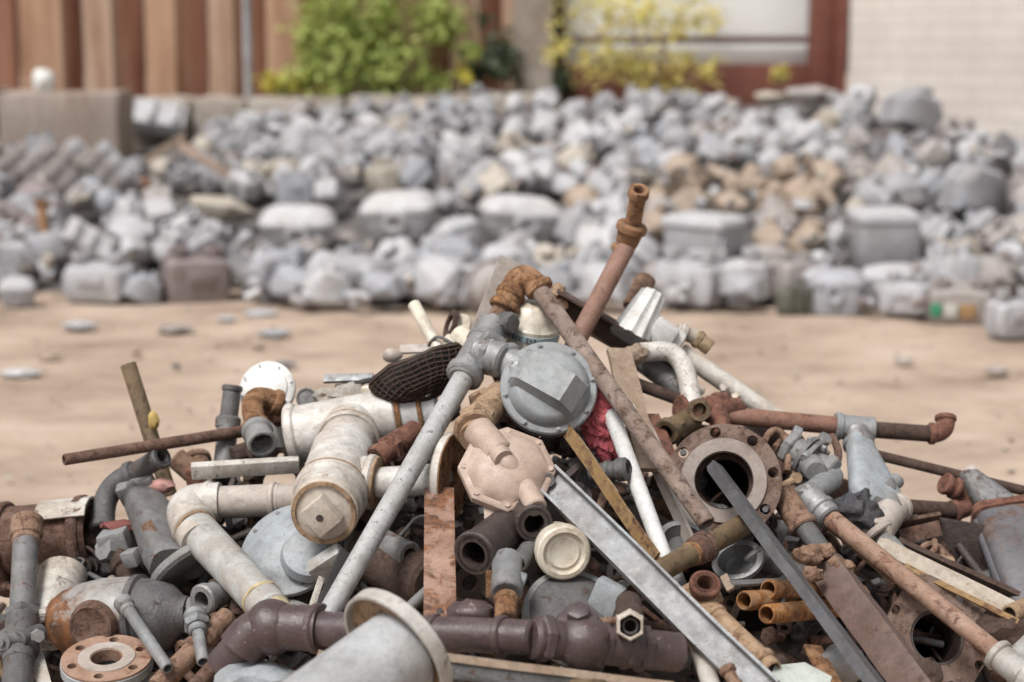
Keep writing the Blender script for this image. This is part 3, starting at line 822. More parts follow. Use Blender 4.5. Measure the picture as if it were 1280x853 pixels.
# ---- bent white pipe
t = T('bent_pipe', 'white pipe bent into a hook with worn spots at the right shoulder of the heap', 'pipe', (860, 500, .02))
m = MB().sweep([(800, 441, .03), (852, 437, .02), (866, 508, .04)], 12.5, seg=22, corner=.55, n=10); m.obj('pipe', M['white spots'] if 'white spots' in M else M['white paint'], t)
MB().blob(W((795, 443, .04)), .024, 3, .35, seed=8, scale=(1, .9, .8)).obj('frayed_end', M['weathered wood'], t)
t = T('white_fitting', 'white pipe elbow with a brown end nut behind the hooked white pipe', 'pipe fitting', (840, 425, -.04))
m = MB().rod((815, 408, -.04), (850, 432, -.05), 17, seg=22).box(W((828, 418, -.03)), AX(1, -.6, 0), AX(.5, 1, .3), (.05, .05, .04), .006); m.obj('elbow', M['clean white paint'], t)
m = MB().rod((846, 412, -.05), (872, 424, -.06), 9).collar((846, 412, -.05), (872, 424, -.06), 4, 10, 11.5); m.obj('spigot', M['white dirty paint'], t)
m = MB().pipe((868, 421, -.06), (888, 436, -.06), 10, wall=.4).collar((868, 421, -.06), (888, 436, -.06), 2, 9, 12, hexa=True); m.obj('end_nut', M['brass'], t)
MB().pipe((850, 440, -.07), (984, 532, -.03), 12, seg=22).thing('white_pipe', M['white pipe'] if 'white pipe' in M else M['white dirty paint'], 'straight off white pipe sloping down right from the hooked white pipe', 'pipe', (975, 525, -.04))
MB().pipe((798, 448, -.03), (866, 498, -.02), 14, seg=22).thing('grey_pipe', M['dull grey steel'], 'plain dull grey pipe lying inside the hook of the bent white pipe', 'pipe', (850, 485, -.02))
MB().pipe((790, 478, -.02), (872, 508, -.02), 8).thing('rusty_rod', M['dark rust'], 'dark rusty rod under the dull grey pipe in the hook of the white pipe', 'rod', (850, 500, -.02))

# ---- boards and strips centre right
m = MB().prism((772, 440, .05), (812, 590, .08), [(-15, 0), (15, 0), (15, 7), (-15, 7)], AX(.25, .2, 1)).jitter(.003, 22, 5)
m.thing('board', M['weathered wood'], 'weathered tan board standing behind the brown sloping pipe', 'board', (800, 580, .07))
m = MB().prism((795, 520, .04), (873, 690, .06), [(-13, 0), (13, 0), (13, 4), (-9, 4), (-9, 22), (-13, 22)], AX(.35, .2, 1)); m.thing('angle_iron', M['beige grey'], 'grey beige angle iron between the white straight bar and the sloping brown pipe', 'angle iron', (860, 665, .06))
MB().prism((808, 520, .03), (842, 600, .05), [(-16, 0), (16, 0), (16, 4), (-16, 4)], AX(.35, .2, 1)).thing('rusty_strip', M['red rust'], 'short red brown strip at the foot of the weathered tan board', 'strip', (830, 570, .04))
MB().pipe((764, 518, .12), (833, 704, .15), 10.5, seg=22).thing('white_bar', M['clean white paint'], 'straight bright white pipe beside the red cloth', 'pipe', (830, 700, .15))
# red cloth
m = MB(); t_ = bmesh.new(); bmesh.ops.create_icosphere(t_, subdivisions=5, radius=1)
for v in t_.verts:
    p = v.co.copy(); f = noise.noise(Vector((p.x * 3 + p.z * 5, p.y * 3, p.z * 3))) * .35 + abs(noise.noise(p * 6.5)) * .35
    v.co = Vector((p.x * 22, p.y * 16, p.z * 40)) * (1 + f) * S((752, 532))
m.merge(t_, Matrix((AX(1, .45, 0), FWD, AX(-.3, 1, .1))).transposed(), W((752, 532, .08)))
m.thing('red_cloth', M['red cloth'], 'crumpled red cloth stuffed right of the round grey regulator', 'cloth', (752, 540, .08))
m = MB().pipe((786, 586, .17), (738, 592, .1), 13, wall=.4, r1=11).collar((786, 586, .17), (738, 592, .1), 0, 18, 15).collar((786, 586, .17), (738, 592, .1), 24, 8, 14)
m.thing('hose_end', M['dark grey metal'], 'short dark pipe coupling with an open end over the bright white pipe', 'pipe fitting', (765, 590, .14))
t = T('ochre_angle', 'ochre and grey angle iron with rusty lower end below the round grey regulator', 'angle iron', (765, 630, .12))
m = MB().prism((708, 540, .08), (822, 706, .16), [(-11, 0), (11, 0), (11, 3), (-7, 3), (-7, 16), (-11, 16)], AX(.6, .4, .7)); m.obj('angle', M['ochre paint'], t)
m = MB().prism((711, 538, .10), (765, 615, .15), [(-1, 0), (10, 0), (10, 1.4), (-1, 1.4)], AX(.6, .4, .7)); m.obj('grey_flake', M['weathered wood'], t)

# ---- grey channel across the front
t = T('grey_channel', 'long smooth light grey steel channel slanting down across the front of the heap', 'channel', (800, 720, .25))
m = MB().prism((683, 600, .17), (960, 872, .28), [(-19, 0), (19, 0), (19, 16), (15.5, 16), (15.5, 3.5), (-15.5, 3.5), (-15.5, 16), (-19, 16)], AX(.12, .25, 1)); m.obj('channel', M['channel grey'] if 'channel grey' in M else M['blue grey paint'], t)
cg = AX(.12, .25, 1)
m = MB().disc((684, 601, .185), cg, [(-2, 5.5), (-2, 10), (6, 9), (6, 5.5)], seg=18, closed=True); m.obj('end_ring', M['dark grey metal'], t)
m = MB().pipe((908, 835, .31), (925, 868, .30), 8, wall=.35).collar((908, 835, .31), (925, 868, .30), -1, 9, 11).collar((908, 835, .31), (925, 868, .30), 22, 8, 10); m.thing('rusty_tap', M['pale rust'], 'small rusty pipe stub standing on the grey channel at the bottom edge', 'pipe fitting', (920, 860, .3))

# ---- dark brown tee centre
t = T('iron_tee', 'dark brown iron tee with a large open mouth below the beige regulator', 'pipe fitting', (620, 665, .1))
m = MB().pipe((592, 693, .20), (652, 648, .08), 27, wall=.25, seg=30).collar((592, 693, .20), (652, 648, .08), 0, 12, 29.5, seg=30)
m.rod((640, 656, .09), (700, 640, .05), 22)
m.obj('body', M['dark brown iron'], t)
m = MB().pipe((668, 655, .17), (648, 630, .09), 22, r1=24, wall=.2, seg=26).collar((668, 655, .17), (648, 630, .09), 0, 8, 24); m.obj('branch', M['dark brown iron'], t)
# rust flat bar
m = MB().bar((549, 612, .12), (550, 775, .20), 37, 6, AX(.05, .3, 1)); t = T('rust_flat_bar', 'flat orange rusty bar standing upright between the white flange and the iron tee', 'bar', (550, 770, .18))
m.obj('bar', M['bar rust'] if 'bar rust' in M else M['pale rust'], t)
MB().disc((550, 765, .2025), AX(.05, .3, 1), [(0, 0), (0, 4.5), (3.5, 4.5), (3.5, 0)], seg=16).obj('hole', M['dark brown iron'], t)  # solid dark disc on the bar, coloured like the shade in a hole
# cream tub
t = T('plastic_tub', 'round cream plastic tub facing the viewer beside the grey channel', 'cap', (706, 693, .15))
ca = AX(.18, -.12, .96)
m = MB().disc((701, 687, .15), ca, [(-30, 0), (-30, 29), (0, 32), (3, 34.5), (18, 34.5), (21, 32), (22, 27), (17, 25), (16, 23), (18, 19), (16, 15), (16, 0)], seg=44); m.obj('cap', M['cream plastic'], t)
# dark half dome below
t = T('regulator_half', 'dark green grey regulator half with a pale curved rim under the cream tub', 'regulator', (725, 750, .08))
dax = AX(.5, .75, .2)
m = MB().disc((722, 765, .10), AX(.2, .62, .75), [(-26, 0), (-26, 62), (-20, 66), (-12, 66), (-10, 60), (-4, 48), (0, 0)], seg=44); m.obj('shell', M['dark grey metal'], t)
m = MB().disc((722, 765, .10), AX(.2, .62, .75), [(-20, 60), (-20, 67.5), (-10, 67.5), (-9, 60)], seg=44, closed=True); m.obj('rim', M['grey casting'], t)
m = MB().box(W((758, 748, .13)), AX(.8, -.4, .3), AX(.3, .9, .3), (.05, .06, .03), .008); m.obj('lug', M['blue grey paint'], t)

# ---- purple brown pipe run
t = T('purple_pipe', 'purple brown painted pipe run with a thick elbow and unions lying along the bottom', 'pipe', (560, 800, .25))
m = MB().sweep([(400, 786, .24), (322, 783, .27), (300, 812, .24)], 29, seg=28, corner=.6, n=9).collar((398, 786, .24), (420, 787, .24), -6, 12, 32, seg=28).blob(W((340, 784, .26)), .046, 3, .05, seed=1)
m.obj('elbow', M['purple brown paint'], t)
m = MB().pipe((318, 795, .24), (278, 835, .18), 27, r1=24, seg=26).collar((312, 800, .24), (278, 835, .18), -4, 9, 30, seg=26); m.obj('downturn', M['purple brown paint'], t)
m = MB().rod((396, 786, .24), (668, 797, .23), 22, seg=28).collar((396, 786, .24), (668, 797, .23), 164, 8, 24).collar((396, 786, .24), (668, 797, .23), 252, 10, 25); m.obj('pipe', M['purple brown paint'], t)
m = MB().rod((664, 797, .23), (850, 816, .22), 25, seg=28); a_, b_ = (664, 797, .23), (850, 816, .22)
for s, w, r, hx in ((2, 8, 27, False), (10, 17, 31, True), (92, 13, 31, True), (130, 12, 30, True), (150, 14, 31, True)):
    m.collar(a_, b_, s, w, r, hexa=hx)
m.blob(W((728, 803, .235)), .044, 3, .03, seed=1)
m.obj('union_run', M['purple brown paint'], t)
m = MB().disc((722, 778, .27), AX(-.05, .8, .6), [(-14, 0), (-14, 27), (0, 28), (5, 25), (7, 19), (7, 0)], seg=34); bb = m.obj('branch_boss', M['purple brown paint'], t)
m = MB().disc((723, 770, .285), AX(-.05, .8, .6), [(-2, 0), (-2, 16), (11, 15), (12, 13), (12, 0)], seg=6); m.obj('hexagon_plug', M['purple brown paint'], bb)
m = MB().blob(W((590, 768, .2)), .04, 3, .25, seed=11, scale=(1, .7, .6)); m.thing('iron_casting', M['purple brown paint'], 'lumpy purple brown casting resting against the purple pipe beneath the iron tee', 'casting', (590, 770, .2))
# ---- big pale grey flanged pipe in front
t = T('flanged_pipe', 'wide pale grey pipe with a broad ring flange in front of the purple pipe', 'pipe', (440, 850, .42))
pa, pb = (498, 790, .40), (392, 866, .50)
m = MB().pipe((505, 814, .38), (366, 912, .46), 57, wall=.12, seg=44); m.obj('pipe', M['cone grey'], t)
k = S(pa); A_ = W(pa); axx = (W((512, 800, .38)) - W((370, 900, .46))).normalized()
axx = (axx + UPV * .12).normalized()
m = MB().lathe(W((493, 814, .385)), axx, [(-.004, .093), (-.005, .095), (-.004, .099), (.018, .099), (.020, .097), (.020, .091)], 56, closed=True); m.obj('flange', M['flange pale'] if 'flange pale' in M else M['white dirty paint'], t)
m = MB().lathe(W((493, 814, .385)), axx, [(.007, .055), (.007, .0935), (.014, .0935), (.014, .055)], 56, closed=True); m.obj('flange_web', M['tan rust'], t)
# ---- brass hexagon valve end
t = T('brass_valve', 'brass gas cock with a hexagonal open end facing out over the purple pipe', 'valve', (788, 782, .3))
m = MB().pipe((788, 783, .33), (786, 776, .22), 19, wall=.2, seg=6).pipe((788, 783, .327), (786, 776, .22), 17, wall=.18); m.obj('hexagon_end', M['cap beige'] if 'cap beige' in M else M['brass'], t)
m = MB().rod((787, 779, .285), (786, 755, .2), 17).collar((787, 772, .26), (786, 755, .2), 0, 10, 18); m.obj('body', M['dark rust'], t)
m = MB().rod((770, 776, .27), (752, 778, .27), 5).collar((768, 776, .27), (752, 778, .27), 6, 10, 6); m.obj('spindle', M['pale rust'], t)
MB().pipe((788, 782.8, .315), (786, 776, .22), 11, wall=.3).obj('inner_tube', M['dark grey metal'], t)
# ---- light edge channel under the purple pipe
t = T('edge_channel', 'pale edged grey channel lying under the purple pipe along the bottom edge', 'channel', (680, 850, .2))
m = MB().prism((556, 834, .22), (840, 872, .22), [(-15, 0), (15, 0), (15, 16), (11, 16), (11, 4), (-11, 4), (-11, 16), (-15, 16)], AX(0, .35, 1)); m.obj('channel', M['dark grey metal'], t)
m = MB().prism((558, 822, .29), (842, 858, .29), [(-5, 0), (5, 0), (5, 3), (-5, 3)], AX(0, .35, 1)); m.obj('worn_edge', M['weathered wood'], t)
m = MB().pipe((735, 850, .3), (735, 900, .24), 24, wall=.3).thing('rust_cup', M['olive brass'], 'rusty brown pipe cup peeking over the bottom edge below the purple pipe', 'pipe fitting', (735, 870, .28))
# grey fitting with rust nipple
t = T('grey_fitting', 'pale grey ribbed fitting with a rusty nipple beneath it right of the dark iron tee', 'pipe fitting', (632, 740, .15))
m = MB().rod((634, 700, .16), (633, 742, .19), 19, seg=24).collar((634, 735, .19), (633, 750, .19), 0, 10, 20).rod((640, 722, .17), (656, 728, .15), 11); m.obj('body', M['galvanised grey'], t)
m = MB().rod((633, 745, .19), (632, 775, .19), 14).collar((633, 745, .19), (632, 775, .19), 6, 8, 16); m.obj('nipple', M['orange rust'], t)
MB().box(W((612, 730, .17)), AX(1, 0, 0), AX(0, 1, .2), (.012, .045, .006), .001).obj('orange_tag', M['orange rust'], t)
MB().pipe((672, 672, .1), (648, 705, .13), 12, wall=.3).thing('short_pipe', M['dull grey steel'], 'short dull grey pipe half hidden left of the cream tub', 'pipe', (655, 695, .1))
MB().pipe((512, 694, .08), (468, 672, .05), 16, wall=.3).collar((512, 694, .08), (468, 672, .05), -1, 8, 17).thing('pipe_coupling', M['galvanised grey'], 'pale grey pipe coupling in the dark gap left of the orange rusty bar', 'pipe fitting', (495, 685, .06))
MB().rod((560, 715, .08), (500, 770, .14), 7).thing('grey_rod', M['galvanised grey'], 'thin grey rod crossing behind the orange rusty bar', 'rod', (520, 755, .12))
MB().rod((455, 690, .0), (540, 730, .02), 34).thing('dark_drum', M['dark rust'], 'dark rusty drum deep in the gap behind the long pale grey pipe', 'drum', (500, 715, 0))

# ---- large rusty flange
t = T('large_flange', 'large round rusty flange with a wide bore and bolt holes at the centre right', 'flange', (905, 605, .1))
fa = AX(-.12, .22, .97)
C2 = (905, 601, .10); k = S(C2)
m = MB().flange(C2, fa, 44, 72, 11, nb=8, rb=.86, rh=.095, phase=.2); lfp = m.obj('plate', M['flange rust'], t)
m = MB().disc(C2, fa, [(0, 36), (3.5, 37), (3.5, 53), (0, 54), (-6, 54), (-6, 36)], seg=48, closed=True); m.obj('raised_face', M['flange face'] if 'flange face' in M else M['beige grey'], t)
m = MB().disc(C2, fa, [(-5, 43), (-5, 37), (-230, 37), (-230, 0), (-233, 0), (-233, 43)], seg=44, closed=True); m.obj('bore', M['dark brown iron'], t)
m = MB().disc(C2, fa, [(-24, 36.8), (-24, 32), (-30, 31), (-30, 36.8)], seg=44, closed=True); m.obj('inner_lip', M['dark rust'], t)
uu, vv = frame(fa)
for q in (1, 2, 5):
    an = .2 + q * PI / 4
    c = W(C2) + (uu * math.cos(an) + vv * math.sin(an)) * 62 * k - fa * .011
    MB().lathe(c, fa, [(0, 0), (0, .006), (.013, .0055), (.013, 0)], 12).obj('stud', M['dark grey metal'], lfp)
# black bar
m = MB(); a, b = W((890, 581, .16)), W((1112, 880, .36))
axx = (b - a).normalized(); nn = AX(.8, .45, .6); nn = (nn - axx * nn.dot(axx)).normalized(); u = nn.cross(axx); k = S((1000, 720))
m.loft([[a.lerp(b, s) + (u * pu * w + nn * pv * h) * k for pu, pv in ((-1, -1), (1, -1), (1, 1), (-1, 1))] for s, w, h in ((0, 4, 6), (.02, 6, 8), (.3, 11, 7), (.46, 15, 6), (.5, 10, 6), (1, 11, 7))])
m.thing('crow_bar', M['bar steel'] if 'bar steel' in M else M['dark grey metal'], 'long dark steel bar poking out of the bore of the large rusty flange', 'bar', (1000, 730, .25), sharp=25)

# ---- rusty pipe run top right
t = T('rusty_pipe_run', 'long rusty pipe with a grey tee and an upturned elbow reaching right over the sand', 'pipe', (1000, 530, 0))
m = MB().pipe((905, 519, .0), (1052, 533, -.02), 11.5); m.obj('left_pipe', M['run rust'] if 'run rust' in M else M['red rust'], t)
m = MB().pipe((1086, 537, -.02), (1172, 543, -.03), 10.5).obj('right_pipe', M['dark rust'], t)
m = MB().rod((1046, 533, -.02), (1092, 538, -.02), 16).collar((1046, 533, -.02), (1092, 538, -.02), -3, 9, 18).collar((1046, 533, -.02), (1092, 538, -.02), 38, 9, 17)
m.rod((1070, 536, -.015), (1074, 560, .0), 16).collar((1072, 548, -.01), (1074, 560, .0), 3, 11, 20); m.obj('tee', M['galvanised grey'], t)
m = MB().sweep([(1160, 542, -.03), (1183, 543, -.03), (1182, 520, -.035)], 11.5, seg=18, corner=.8, hollow=False, n=8).collar((1163, 542, -.03), (1183, 543, -.03), -2, 8, 14).collar((1182, 522, -.035), (1182, 540, -.03), -2, 7, 13.5); m.obj('elbow', M['red rust'], t)
t = T('rusty_tee', 'lumpy red brown rusted tee on top of the large flange', 'pipe fitting', (880, 515, .03))
m = MB().rod((848, 512, .02), (925, 512, .0), 15).collar((848, 512, .02), (925, 512, .0), 0, 14, 18).collar((848, 512, .02), (925, 512, .0), 44, 14, 18).rod((895, 512, .02), (905, 545, .03), 13).blob(W((900, 505, .01)), .024, 3, .3, seed=3)
m.rod((868, 515, .03), (876, 510, .07), 14); m.jitter(.003, 50, 2).obj('body', M['red rust'], t)
MB().disc((874, 513, .075), AX(.1, .1, .95), [(-6, 9), (-6, 15), (3, 14), (3, 9)], seg=24, closed=True).blob(W((873, 512, .06)), .012, 2, .4, seed=6).obj('mouth', M['olive brass'], t)
for q, (x, y) in enumerate(((862, 494), (876, 488), (905, 487), (920, 497))):
    MB().blob(W((x, y, -.02)), .010, 2, .4, seed=20 + q).thing('stone_chip', M['cream plastic'] if q != 2 else M['beige grey'], ['small cream stone chip left of the others behind the lumpy rusted tee', 'cream stone chip at the foot of the hooked white pipe', 'greyish pebble topmost behind the lumpy rusted tee', 'cream stone chip nearest the long rusty pipe'][q], 'stone', (x, y, -.02), 'stone chips')
m = MB().pipe((832, 541, .05), (866, 523, .02), 15, wall=.3).collar((832, 541, .05), (866, 523, .02), 0, 10, 18).collar((832, 541, .05), (866, 523, .02), 14, 13, 17, hexa=True); m.thing('brass_union', M['olive brass'], 'olive brown threaded union left of the large rusty flange', 'pipe fitting', (845, 535, .04))
# clamp loops
m = MB(); m.sweep([(955, 552, .04), (968, 532, .04), (988, 552, .04), (984, 590, .03)], 4.5, seg=10, corner=.6); m.sweep([(968, 560, .02), (985, 540, .02), (999, 562, .02), (990, 600, .02)], 4, seg=10, corner=.6)
m.thing('pipe_clamp', M['pale rust'], 'looped brown pipe clamp right of the large rusty flange', 'clamp', (985, 580, .03))
# grey valve body with bolts
t = T('bolted_valve', 'grey bolted valve body in the cluster right of the large flange', 'valve', (1012, 575, .02))
p_, q_ = (984, 556, .03), (1042, 594, .06)
m = MB().rod(p_, q_, 17, seg=24).collar(p_, q_, 0, 12, 23, hexa=True).collar(p_, q_, 56, 13, 23, hexa=True).rod((1010, 576, .05), (1020, 590, .09), 15, seg=20); m.obj('body', M['grey casting'], t)
fa_ = (W(q_) - W(p_)).normalized(); kk = S(p_)
m = MB().lathe(W(p_) + fa_ * 26 * kk, fa_, [(0, 12 * kk), (0, 28 * kk), (6 * kk, 28 * kk), (6 * kk, 12 * kk)], 30, closed=True).lathe(W(p_) + fa_ * 35 * kk, fa_, [(0, 12 * kk), (0, 28 * kk), (6 * kk, 28 * kk), (6 * kk, 12 * kk)], 30, closed=True); fo_ = m.obj('flange_pair', M['dull grey steel'], t)
u_, v_ = frame(fa_)
for q in range(6):
    c_ = W(p_) + fa_ * 21 * kk + (u_ * math.cos(q * PI / 3) + v_ * math.sin(q * PI / 3)) * 22.5 * kk
    MB().lathe(c_, fa_, [(0, 0), (0, 4.5 * kk), (5 * kk, 4.5 * kk), (5 * kk, 2.6 * kk), (20 * kk, 2.6 * kk), (20 * kk, 4.5 * kk), (26 * kk, 4.5 * kk), (26 * kk, 0)], 6).obj('flange_bolt', M['galvanised grey'], fo_)
m = MB().rod((1005, 573, .09), (1028, 552, .07), 6).rod((1000, 545, .02), (990, 540, .02), 10).disc((1030, 550, .07), AX(.5, .5, .6), [(-4, 0), (-4, 9), (5, 9), (5, 0)], seg=6); m.obj('bolt', M['galvanised grey'], t)
MB().sweep([(1040, 545, .03), (1052, 570, .05), (1036, 600, .06)], 5, seg=10, corner=.6).obj('bail', M['rusty brown'], t)
# funnel cock
t = T('funnel_valve', 'blue grey funnel shaped valve hanging below the grey tee of the long rusty pipe', 'valve', (1090, 600, .04))
a, b = W((1073, 552, .0)), W((1100, 632, .06)); axx = (b - a).normalized(); nn = AX(.4, .25, 1); nn = (nn - axx * nn.dot(axx)).normalized(); u = nn.cross(axx); k = S((1085, 600))
m = MB().loft([[a.lerp(b, s) + (u * w * math.copysign(abs(math.cos(q)) ** .7, math.cos(q)) + nn * h * math.copysign(abs(math.sin(q)) ** .7, math.sin(q))) * k for q in [2 * PI * i / 24 for i in range(24)]] for s, w, h in ((0, 16, 15), (.12, 18, 15), (.45, 27, 15), (.8, 36, 15), (1, 34, 13))]); m.obj('body', M['blue grey paint'], t)
m = MB().bar((1078, 570, .03), (1098, 628, .09), 16, 14, AX(.4, .25, 1)).bar((1066, 575, .02), (1068, 625, .06), 9, 10, AX(.2, .25, 1)); m.obj('rib', M['blue grey paint'], t)
m = MB().rod((1108, 612, .05), (1122, 600, .05), 10).rod((1108, 622, .07), (1118, 640, .07), 13).blob(W((1108, 608, .06)), .02, 2, .3, seed=5); m.obj('lug', M['grey casting'], t)
m = MB().blob(W((1070, 640, .10)), .038, 4, .45, seed=31, scale=(1.1, .7, 1)); m.thing('plastic_film', M['black plastic film'], 'torn black plastic film wrapped below the funnel shaped valve', 'plastic film', (1068, 640, .1))
t = T('pipe_wye', 'dull pale y-shaped joint with a short pipe leading down under the black plastic film', 'pipe fitting', (1105, 670, .06))
m = MB().rod((1112, 640, .07), (1095, 668, .09), 20).rod((1105, 650, .08), (1126, 632, .04), 16).collar((1122, 635, .045), (1130, 630, .04), -2, 9, 19).collar((1098, 664, .09), (1130, 705, .08), -4, 9, 20); m.obj('joint', M['beige grey'], t)
MB().rod((1100, 668, .09), (1136, 706, .06), 12).obj('pipe', M['grey casting'], t)
# grey elbow + long rusty pipe
t = T('sloping_pipe', 'long rusty pipe sloping to the lower right corner with a white joint at its end', 'pipe', (1150, 740, .15))
m = MB().pipe((1028, 640, .10), (1258, 826, .24), 12.5, seg=22).jitter(.001, 20, 8); m.obj('pipe', M['sloping rust'] if 'sloping rust' in M else M['pale rust'], t)
m = MB().rod((1003, 626, .09), (1040, 598, .06), 15).collar((1003, 626, .09), (1040, 598, .06), 10, 14, 19, hexa=True).rod((1010, 620, .09), (1038, 648, .11), 17).collar((1010, 620, .09), (1038, 648, .11), 22, 9, 19).rod((1030, 605, .07), (1045, 592, .06), 11); m.obj('elbow', M['galvanised grey'], t)
m = MB().rod((1244, 816, .24), (1280, 846, .26), 18).collar((1244, 816, .24), (1280, 846, .26), 0, 10, 21).rod((1262, 832, .25), (1296, 800, .24), 15).blob(W((1285, 850, .25)), .035, 2, .2, seed=2); m.obj('end_joint', M['pale grey paint'], t)
MB().bar((1034, 655, .08), (1120, 728, .13), 9, 5, AX(.2, .5, .8)).obj('welded_strip', M['tan rust'], t)
# rusty coupling + dark pipe
t = T('coupled_pipe', 'dark pipe with a rusty brown coupling running down beside the dark steel bar', 'pipe', (1020, 690, .1))
m = MB().pipe((978, 618, .08), (1005, 660, .10), 17, wall=.3).collar((1000, 652, .10), (1005, 660, .10), 0, 12, 19); m.obj('coupling', M['pale rust'], t)
MB().pipe((1000, 652, .10), (1062, 735, .14), 13).obj('pipe', M['dark grey metal'], t)
MB().rod((970, 613, .08), (996, 598, .08), 5).disc((995, 598, .085), AX(.3, .2, .9), [(-4, 0), (-4, 7), (4, 7), (4, 0)], seg=10).thing('brass_pin', M['tan rust'], 'small tan pin with a round head poking out right of the large flange', 'pin', (985, 605, .08))
# heavy rusty beam
t = T('rusty_beam', 'heavy brown rusted beam with lumps on its edge sloping to the bottom right', 'beam', (1080, 770, .2))
m = MB().prism((1024, 700, .17), (1152, 876, .30), [(-21, -24), (21, -24), (21, 0), (17, 1), (-17, 1), (-21, 0)], AX(-.38, .1, .92)).jitter(.0016, 40, 3); m.obj('beam', M['beam rust'], t)
m = MB()
for q, (x, y, r) in enumerate(((1012, 694, .022), (1032, 690, .016), (1052, 710, .020), (1072, 742, .018), (1016, 718, .015))):
    MB().blob(W((x, y, .2)), r, 3, .4, seed=q + 40, scale=(1.2, .8, .9)).obj('rust_lump', M['pale rust'], t)
MB().blob(W((1158, 845, .30)), .026, 3, .3, seed=51).obj('end_knob', M['dark rust'], t)
# long thin rod right
MB().pipe((1092, 568, -.03), (1330, 626, .02), 6.5, wall=.3).thing('thin_rod', M['dull grey steel'] if False else M['dark rust'], 'long thin dark rod sloping out past the right edge above the grey canister', 'rod', (1180, 590, 0))
t = T('bent_pipe', 'short dark pipe ending in a red brown elbow under the long thin rod', 'pipe', (1170, 638, -.02))
MB().pipe((1125, 634, -.02), (1200, 639, -.03), 10.5).obj('pipe', M['dark rust'], t)
m = MB().sweep([(1192, 639, -.03), (1212, 634, -.03), (1204, 616, -.02), (1180, 604, .0)], 12, seg=18, corner=.5).collar((1192, 639, -.03), (1212, 634, -.03), -2, 8, 14).collar((1196, 612, -.01), (1180, 604, .0), 0, 7, 14.5).collar((1196, 612, -.01), (1180, 604, .0), 14, 7, 14); m.obj('elbow', M['red rust'], t)
# canister
t = T('steel_canister', 'grey steel canister with a rusty collar and tapered neck at the right edge', 'canister', (1255, 700, .05))
a, b = W((1264, 652, .03)), W((1312, 772, .12)); axx = (b - a).normalized(); nn = AX(-.1, .15, 1); nn = (nn - axx * nn.dot(axx)).normalized(); u = nn.cross(axx); k = S((1250, 700))
def sup(c, w, h, e=.5, n=28):
    return [c + (u * w * math.copysign(abs(math.cos(q)) ** e, math.cos(q)) + nn * h * math.copysign(abs(math.sin(q)) ** e, math.sin(q))) * k for q in [2 * PI * i / n for i in range(n)]]
MB().loft([sup(a.lerp(b, s), w, h, .45) for s, w, h in ((0, 44, 30), (.05, 46, 32), (1, 46, 32), (1.05, 43, 29))]).obj('casing', M['canister grey'] if 'canister grey' in M else M['dull grey steel'], t)
MB().loft([sup(a.lerp(b, s), w, h, .45) for s, w, h in ((-.04, 44, 30), (-.035, 50, 35), (.025, 50, 35), (.03, 46, 32))]).jitter(.004, 40, 2).obj('collar', M['red rust'], t)
c0 = W((1212, 596, .0)); MB().loft([sup(c0.lerp(a, s), w, h, .7) for s, w, h in ((0, 14, 12), (.3, 19, 16), (.75, 27, 22), (1, 36, 27))]).obj('neck', M['dull grey steel'], t)
us = u if (u.dot(RGT) < 0) else -u
m = MB().lathe(a + us * 40 * k + nn * 10 * k + axx * .01, axx, [(0, 0), (0, 10 * k), ((b - a).length, 10 * k), ((b - a).length, 0)], 16); m.obj('seam', M['canister grey'], t)
# dark plate box, rust plate
MB().box(W((1208, 700, -.04)), AX(1, -.15, .2), AX(.1, 1, .2), (.13, .15, .01), .001).thing('steel_sheet', M['dark brown iron'], 'dark brown steel sheet standing left of the grey canister', 'sheet', (1205, 720, -.04))
t = T('bracket_plate', 'flat red brown bracket plate with a slot under the short dark pipe', 'bracket', (1150, 655, -.02))
m = MB().box(W((1142, 655, .0)), AX(1, .15, -.2), AX(-.2, .5, .8), (.10, .05, .008), .001).box(W((1150, 666, .02)), AX(1, .2, -.2), AX(-.2, 1, -.2), (.085, .03, .006), .001); m.obj('plate', M['rusty brown'], t)
MB().box(W((1141, 649, .015)), AX(1, .3, -.2), AX(-.2, .5, .8), (.022, .008, .012), .001).obj('slot', M['dark brown iron'], t)  # solid dark strip on the plate, painting the shade inside a slot
t = T('small_clip', 'small curled rusty clip in the gap beneath the bracket plate', 'clip', (1160, 690, .02))
m = MB().sweep([(1148, 690, .03), (1160, 678, .03), (1176, 684, .02), (1180, 696, .02)], 4, seg=8).sweep([(1156, 696, .03), (1170, 688, .04), (1168, 676, .03)], 4, seg=8); m.obj('wire', M['pale rust'], t)
MB().box(W((1180, 704, .03)), AX(1, -.15, 0), AX(0, 1, .3), (.035, .025, .02), .002).obj('block', M['tan rust'], t)
# pale angle strip
t = T('pale_strip', 'long pale flat strip with a yellow stained edge lying above the square flange', 'strip', (1190, 725, .12))
m = MB().prism((1096, 680, .09), (1276, 768, .17), [(-12, 0), (12, 0), (12, 4), (-12, 4)], AX(.2, .6, .75)); m.obj('strip', M['strip pale'] if 'strip pale' in M else M['weathered wood'], t)
m = MB().prism((1130, 708, .13), (1272, 779, .19), [(-4, 0), (4, 0), (4, 3), (-4, 3)], AX(.1, .6, .75)); m.obj('stained_edge', M['ochre paint'], t)
MB().prism((1120, 682, .06), (1285, 757, .12), [(-4, 0), (4, 0), (4, 14), (-4, 14)], AX(.2, .6, .75)).thing('rusty_edge_bar', M['dark rust'], 'thin dark rusty bar along the upper side of the pale flat strip', 'bar', (1200, 720, .1))
MB().pipe((1300, 752, .18), (1262, 768, .19), 12, wall=.25).collar((1300, 752, .18), (1262, 768, .19), 6, 8, 15).thing('yellow_socket', M['tan rust'], 'tan socket at the right edge where the pale flat strip ends', 'pipe fitting', (1275, 765, .18))
